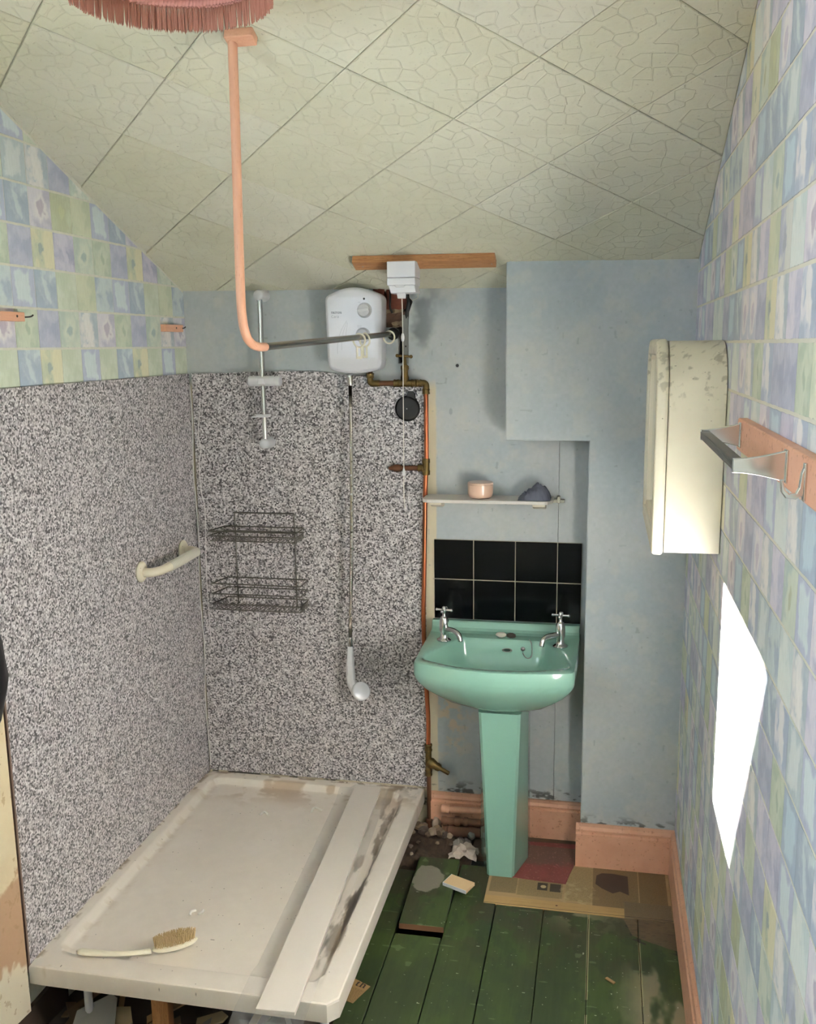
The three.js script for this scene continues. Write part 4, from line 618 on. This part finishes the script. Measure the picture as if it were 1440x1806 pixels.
  const R1 = ringP(0.002, 0.045, 0.086, 0.33), R2 = ringP(0.35, 0.06, 0.086, 0.326), R3 = ringP(0.5995, 0.071, 0.09, 0.32), slip = (r, dx) => r.map((p) => [p[0] + dx, p[1], p[2]]);
  part('column', loft([fine(slip(R1, 0.006)), fine(slip(R2, 0.002)), fine(slip(R3, -0.002))], true, true, 0.35), greenGlaze, ped);
}
// ------------------------------------------------------------------ right wall fittings
{
  const t = thing('bathroom_cabinet', 'cream wall cabinet with rounded top corners and a framed door on the right wall', 'cabinet', [W, 1.336, 0.8]);
  const arch = (x0, x1, y0, y1, r) => { const o = [[x0, y0], [x1, y0]]; for (let i = 0; i <= 12; i++) { const a = i / 12 * PI / 2; o.push([x1 - r + r * Math.cos(a), y1 - r + r * Math.sin(a)]); } for (let i = 0; i <= 12; i++) { const a = PI / 2 + i / 12 * PI / 2; o.push([x0 + r + r * Math.cos(a), y1 - r + r * Math.sin(a)]); } return o; };
  const cabTex = dataTex(256, 512, (x, y) => { const h = y / 512, n = fbm(x / 30, y / 60, 171), m = fbm(x / 6, y / 12, 172), f = noise(x / 2.4, y / 4.8, 173); let c = mix([222, 216, 194], [212, 205, 182], n); const mo = sstep(0.56, 0.72, m) * sstep(0.62, 0.8, h) * 0.45; c = mix(c, [132, 126, 104], mo); if (f > 0.975 && h > 0.55) c = mix(c, [58, 56, 46], 0.75); return c; });
  cabTex.repeat.set(2, 1 / 0.52);
  const cm = std(0xffffff, 0.45, { map: cabTex }), at = basis([0, 0, -1], [0, 1, 0], [1, 0, 0], [0, 0, 0]);
  const g = prism(arch(-0.272, 0.272, 0.002, 0.502, 0.115), 0.129, 0.002, 1).applyMatrix4(at).translate(-0.1315, 0, 0); planarUV(g, (x, y, z) => x + z * 0.7, (x, y) => y); part('case', toCreasedNormals(g, 0.5), cm, t);
  const d = new THREE.Group(); d.name = 'door'; t.add(d);
  const fr = prism(arch(-0.276, 0.276, -0.003, 0.507, 0.118), 0.028, 0.009, 4, [arch(-0.235, 0.235, 0.038, 0.466, 0.08)]).applyMatrix4(at).translate(-0.161, 0, 0); planarUV(fr, (x, y, z) => x + z * 0.7, (x, y) => y); part('frame', toCreasedNormals(fr, 0.7), cm, d);
  const bead = prism(arch(-0.24, 0.24, 0.033, 0.471, 0.083), 0.016, 0.003, 2, [arch(-0.222, 0.222, 0.051, 0.453, 0.07)]).applyMatrix4(at).translate(-0.154, 0, 0); part('bead', bead, cream, d);
  part('mirror', prism(arch(-0.238, 0.238, 0.036, 0.468, 0.08), 0.005).applyMatrix4(at).translate(-0.143, 0, 0), std(0xcfd3d4, 0.04, { metalness: 1 }), d);
}
{
  const t = thing('mounting_board', 'salmon painted wooden board screwed along the right wallpaper', 'board', [W, 1.624, 1.41]); const g = rspan(-0.0205, -0.001, 0, 0.062, 0, 1.1, 0.003, 2); planarUV(g, (a, b, c) => c * 3, (a, b) => (a + b) * 3); part('board', g, salmon, t);
  part('scratch', span(-0.0209, -0.0204, 0.036, 0.042, 0.128, 0.1295), std(0x6e4630, 0.9), t);
  const r = thing('towel_rail', 'chrome towel rail with curved square brackets on the salmon board', 'towel rail', [W - 0.0205, 1.657, 1.46]);
  const prof = []; const n = 14; for (let i = 0; i <= n; i++) { const u = i / n, x = -0.075 * u, s = 1 - 0.56 * Math.sin(u * PI / 2); prof.push([x, s]); }
  const bracket = (z) => { const top = prof.map(([x, s]) => [x, 0.023 * s]), bot = prof.map(([x, s]) => [x, -0.023 * s]).reverse(); return prism([...top, ...bot].reverse(), 0.011, 0.0012, 2).translate(0, 0, z); };
  for (const z of [0, 0.487]) { const b = part('bracket', bracket(z - 0.0055), chrome, r); part('foot', rspan(-0.003, 0.0, -0.024, 0.024, z - 0.012, z + 0.012, 0.001, 1), chrome, b); }
  const bar = []; for (let i = 0; i < 5; i++) bar.push(rspan(-0.075, -0.057, -0.007 + i * 0.0028, -0.0046 + i * 0.0028, 0.003, 0.484, 0.0006, 1)); bar.push(span(-0.0735, -0.0585, -0.0068, 0.0068, 0.003, 0.484)); part('bar', join(bar), std(0x6a6964, 0.34, { metalness: 1 }), r);
  const h = thing('robe_hook', 'chrome hook on the salmon board beside the towel rail', 'hook', [W - 0.0205, 1.654, 2.085]);
  part('plate', rspan(-0.004, 0, -0.026, 0.024, -0.006, 0.006, 0.0015), chrome, h);
  part('hook', prism([[-0.002, 0.024], [-0.007, 0.01], [-0.0085, -0.008], [-0.012, -0.0155], [-0.02, -0.0165], [-0.0255, -0.0115], [-0.0285, 0.002], [-0.0325, 0.0015], [-0.0305, -0.014], [-0.025, -0.022], [-0.012, -0.0235], [-0.004, -0.019], [-0.0, -0.01], [0, 0.024]].reverse(), 0.01, 0.0012, 2).translate(0, 0, -0.005), chrome, h);
}
// ------------------------------------------------------------------ pendant lamp shade
{
  const t = thing('fringed_lamp_shade', 'dusky pink fabric pendant lamp shade with a hanging thread fringe', 'lamp', [0.748, 2.446, 1.64]);
  const pink = std(0xb98474, 0.85, { side: THREE.DoubleSide }), lining = std(0xc99a90, 0.8), thread = std(0xb8826f, 0.85);
  const N = 64, ring = (r, y, ru = 0) => [...Array(N)].map((_, j) => { const a = -2 * PI * j / N; return [(r + ru * Math.cos(j * PI * 0.5)) * Math.cos(a), y, (r + ru * Math.cos(j * PI * 0.5)) * Math.sin(a)]; });
  part('shade', loft([ring(0.18, 0.058, 0.001), ring(0.168, 0.085, 0.0015), ring(0.14, 0.118, 0.0015), ring(0.1, 0.135, 0.001), ring(0.097, 0.135, 0.001), ring(0.137, 0.116, 0.0015), ring(0.165, 0.083, 0.0015), ring(0.177, 0.058, 0.001), ring(0.18, 0.058, 0.001)], false, false, 0.9), pink, t);
  const tr = []; for (let i = 0; i < 150; i++) { const a = i / 150 * 2 * PI; tr.push(move(new THREE.SphereGeometry(0.0062, 7, 5).scale(0.75, 1.2, 1).rotateX(0.5).rotateY(-a), 0.181 * Math.cos(a), 0.058, 0.181 * Math.sin(a)), move(new THREE.SphereGeometry(0.006, 7, 5).scale(0.6, 1.3, 1).rotateX(0.5).rotateY(-a), 0.174 * Math.cos(a), 0.06, 0.174 * Math.sin(a))); }
  part('trim_band', join(tr), std(0xc98f84, 0.6), t);
  const R = rng(71), th = []; const NF = 330; for (let i = 0; i < NF; i++) { const a = i / NF * 2 * PI + (R() - 0.5) * 0.008, da = 0.0075 + R() * 0.002, l = 0.046 + R() * 0.004, r0 = 0.18 + (R() - 0.5) * 0.004, r1 = r0 + 0.002 + (R() - 0.5) * 0.006; const p = (q, r, y) => [r * Math.cos(a + q), y, r * Math.sin(a + q)]; th.push(tube([p(-da, r0, 0.056), p(-da * 0.7, (r0 + r1) / 2, 0.056 - l * 0.5), p(-da * 0.55, r1, 0.056 - l * 0.9), p(0, r1, 0.056 - l), p(da * 0.55, r1, 0.056 - l * 0.9), p(da * 0.7, (r0 + r1) / 2, 0.056 - l * 0.5), p(da, r0, 0.056)], 0.0013, 5, 18)); }
  const fr = part('fringe', join(th), thread, t); fr.userData.kind = 'stuff';
  part('cord', rod([0, 0.13, 0], [0, ceilY(0.748, 1.64) - 2.446, 0], 0.004, 8), white, t); part('spider', join(...[0, 1, 2].map((i) => rod([0, 0.132, 0], [0.099 * Math.cos(i * 2.094), 0.134, 0.099 * Math.sin(i * 2.094)], 0.002, 6))), dullMetal, t);
}
// ------------------------------------------------------------------ floor litter
{
  single('red_lino_piece', 'worn red piece of lino on the floor right of the pedestal', 'lino', (() => { const g = prism([[1.235, -0.075], [1.29, -0.075], [1.475, -0.065], [1.475, -0.215], [1.462, -0.27], [1.45, -0.338], [1.4, -0.336], [1.33, -0.332], [1.255, -0.327], [1.262, -0.31]].reverse(), 0.003, 0.0006, 1).applyMatrix4(basis([1, 0, 0], [0, 0, -1], [0, 1, 0], [0, 0.0012, 0])); planarUV(g, (x) => x, (x, y, z) => z); return g; })(), std(0xffffff, 0.7, { map: (() => { const t = dataTex(256, 256, (x, y) => { const z = y / 1024 + 0.1, n = fbm(x / 30, y / 30, 181), m = fbm(x / 5, y / 5, 182); let c = mix([142, 74, 70], [122, 64, 60], n); c = mix(c, [108, 82, 70], sstep(0.245, 0.2, z + 0.05 * (n - 0.5) + 0.04 * (m - 0.5)) * 0.85); return m > 0.74 ? mix(c, [190, 140, 130], 0.5) : c; }); t.repeat.set(4, 4); t.offset.set(0, -0.4); return t; })() }));
  const oc = thing('wood_offcut', 'small pale wood offcut with white painted edges on the green floorboards', 'offcut', [1.095, 0.0265, 0.452]); const og = rspan(-0.046, 0.046, 0, 0.012, -0.028, 0.028, 0.001, 1); planarUV(og, (x) => x, (x, y, z) => z); part('block', og, std(0xd2b48a, 0.75), oc); part('painted_edge', join(rspan(-0.0465, 0.0465, -0.0005, 0.0122, 0.0275, 0.0295, 0.0006, 1), rspan(-0.0475, -0.0458, -0.0005, 0.0122, -0.028, 0.0295, 0.0006, 1)), std(0xdfe0e2, 0.5), oc); oc.rotation.set(0.06, -0.42, 0.02);
  // crumpled paper
  const paperM = std(0xb9aa9c, 0.9, { side: THREE.DoubleSide });
  const crumple = (seed, a, b, h) => { const rows = []; for (let i = 0; i <= 8; i++) { const row = []; for (let j = 0; j <= 10; j++) { const u = i / 8 * 2 - 1, v = j / 10 * 2 - 1; row.push([v * a + 0.012 * (noise(i, j, seed) - 0.5), 0.002 + h * noise(i * 0.8, j * 0.8, seed + 1) * (1 - 0.5 * (u * u + v * v)), u * b + 0.012 * (noise(i, j, seed + 2) - 0.5)]); } rows.push(row); } return loft(rows, false, false, 0.15, false); };
  single('crumpled_paper', 'crumpled dirty white paper against the left of the pedestal base', 'paper', crumple(200, 0.05, 0.045, 0.045), paperM, [1.075, -0.001, 0.2]);
  single('crumpled_paper', 'greyish torn paper scrap in the rubble behind the crumpled white paper', 'paper', crumple(210, 0.032, 0.025, 0.03), std(0x8a8178, 0.9, { side: THREE.DoubleSide }), [1.06, -0.006, 0.12]);
  // newspaper scrap
  const nt = canvasTex(256, 384, (g, w, h) => { g.fillStyle = '#8d7048'; g.fillRect(0, 0, w, h); const R = rng(3); g.save(); g.translate(60, 120); g.fillStyle = '#2a2018'; g.font = 'bold 120px serif'; g.fillText('th', 20, 0); g.restore(); for (let y = 160; y < h - 8; y += 16) for (let x = 10; x < w - 20;) { const l = 8 + R() * 30; g.fillStyle = 'rgba(50,38,24,0.6)'; g.fillRect(x, y, l, 5); x += l + 8; } });
  const ng = planarUV(prism([[-0.045, -0.05], [0.015, -0.05], [0.022, 0.035], [-0.045, 0.045]], 0.0015).applyMatrix4(basis([1, 0, 0], [0, 0, -1], [0, 1, 0], [0, 0, 0])), (x) => (x + 0.045) / 0.07, (x, y, z) => (0.05 - z) / 0.1); const ns = single('newspaper_scrap', 'brown newspaper scrap on the green floor under the tray edge', 'paper', ng, std(0xffffff, 0.9, { map: nt }), [0.882, 0.001, 1.01]); ns.rotation.y = -0.3;
  // chip on the floor
  const wc = single('wood_chip', 'small splinter of pale wood alone on the green floorboards', 'wood chip', rspan(-0.016, 0.016, 0, 0.004, -0.005, 0.005, 0.001, 1), std(0xa07e56, 0.8), [1.598, 0.001, 0.83]); wc.rotation.y = -0.7;
  // rubble
  const RB = rng(52), stoneM = [0x6f5d4c, 0x84705a, 0x5d5046, 0x917f6d].map((c) => std(c, 0.95)), gr = 'rubble stones behind the tray corner';
  const spots = [[0.945, 0.04, 0.024, 3, [0.7, 1.2, 0.7]], [0.88, 0.055, 0.022], [0.905, 0.088, 0.022], [0.94, 0.092, 0.021], [0.972, 0.09, 0.022], [0.958, 0.06, 0.02], [0.99, 0.1, 0.016], [1.008, 0.1, 0.015], [0.925, 0.11, 0.014], [0.86, 0.1, 0.016], [0.98, 0.065, 0.016], [1.0, 0.075, 0.014], [0.9, 0.05, 0.018], [1.088, 0.09, 0.022, 9, [1, 0.9, 0.8]], [0.875, 0.2, 0.01], [0.89, 0.25, 0.008], [0.9, 0.17, 0.009], [0.97, 0.16, 0.008], [1.02, 0.16, 0.008]];
  spots.forEach(([x, z, r, c, s], i) => { const special = c === 3 ? 'pale chalky stone standing upright against the foot of the copper pipe' : c === 9 ? 'rounded grey stone beside the pedestal left of its back edge' : null; const m = single(special ? 'plaster_lump' : 'rubble_stone', special ?? 'brown stone or plaster lump in the rubble where the floor is broken behind the tray', 'stone', lump(r, 500 + i, s ?? [1, 0.75, 0.85], 0.2, 1), special ? std(c === 3 ? 0xb5a08e : 0x85827c, 0.95) : stoneM[i % 4], [x, 0.008 + r * (s ? s[1] : 0.7) * 0.6, z], special ? undefined : gr); m.rotation.y = RB() * 6; });
  // old pipes by the pedestal
  const op = thing('old_waste_pipes', 'old brown painted pipes lying along the skirting left of the pedestal', 'pipes', [1.0, 0, 0.06]); const om = std(0x7a5540, 0.7), om2 = std(0x6a4a38, 0.75);
  part('pipe', join(rod([0.0, 0.098, 0], [0.122, 0.103, 0], 0.012, 12), rod([-0.03, 0.1, 0], [0.0, 0.098, 0], 0.016, 12)), salmon, op); part('pipe', join(rod([-0.02, 0.058, 0.012], [0.122, 0.06, 0.012], 0.014, 12), latheAlong([[0.014, 0], [0.019, 0.004], [0.019, 0.02], [0.014, 0.024]], [0.02, 0.059, 0.012], [1, 0, 0], 14), latheAlong([[0.014, 0], [0.018, 0.004], [0.018, 0.016], [0.014, 0.02]], [0.055, 0.059, 0.012], [1, 0, 0], 14), latheAlong([[0.0001, 0], [0.016, 0.002], [0.016, 0.02], [0.012, 0.022]], [-0.03, 0.058, 0.012], [1, 0, 0], 14)), om, op);
  part('pipe', join(rod([-0.0, 0.022, 0.022], [0.122, 0.025, 0.022], 0.02, 12), rod([-0.012, -0.01, 0.02], [-0.012, 0.045, 0.02], 0.013, 12)), om2, op);
  // debris under the tray
  const DB = rng(90), dm = [0x9a7d5a, 0x7d6549, 0xab9878, 0x86817a].map((c) => std(c, 0.9));
  { const rows = []; for (let i = 0; i <= 14; i++) { const row = []; for (let j = 0; j <= 24; j++) { const x = 0.002 + 0.83 * j / 24, z = 0.95 + 0.6 * i / 14; row.push([x, -0.105 + 0.05 * fbm(x * 14, z * 14, 190) - 0.03 * sstep(1.25, 1.5, z), z]); } rows.push(row); }
    part('dirt', loft(rows, false, false, 2, false), std(0x4a3f35, 1, { side: THREE.DoubleSide }), floor); }
  const protos = [0, 1, 2, 3].map((i) => { const L = [0.17, 0.13, 0.2, 0.1][i], w = [0.024, 0.016, 0.03, 0.045][i]; return prism([[-L / 2, -w / 2], [L / 2 - 0.02, -w / 2], [L / 2, -w / 8], [L / 2 - 0.012, w / 2], [-L / 2 + 0.015, w / 2 - 0.002]], 0.006, 0.001, 1).rotateX(-PI / 2); });
  for (let i = 0; i < 30; i++) { const x = 0.07 + (i % 6) * 0.125 + DB() * 0.05, z = 1.1 + Math.floor(i / 6) * 0.066 + DB() * 0.025; const m = single('wood_splinter', 'broken wood or lath splinter in the debris under the front of the shower tray', 'splinter', protos[i % 4], dm[Math.floor(DB() * 4)], [x, -0.075 + (i % 3) * 0.017 + DB() * 0.008 - 0.02 * sstep(1.25, 1.45, z), z], 'splinters under the tray'); m.rotation.set((DB() - 0.5) * 0.15, DB() * 6.3, (DB() - 0.5) * 0.12); }
  const post = single('support_post', 'upright rough wood post holding the middle of the shower tray front', 'post', planarUV(rspan(-0.024, 0.024, 0, 0.258, -0.02, 0.02, 0.002, 1), (x, y) => y, (x) => x), wood, [0.375, -0.16, 1.215]); post.rotation.y = 0.1;
  const sc = single('broken_sheet', 'flat grey broken sheet leaning in the debris under the left of the tray', 'sheet', prism([[-0.06, 0], [0.06, 0.005], [0.05, 0.1], [0.03, 0.11], [-0.055, 0.06]], 0.004, 0.0008, 1), std(0x8b8880, 0.6), [0.17, -0.062, 1.245]); sc.rotation.set(-0.95, 0.3, 0.15);
}
renderer.render(scene, camera);
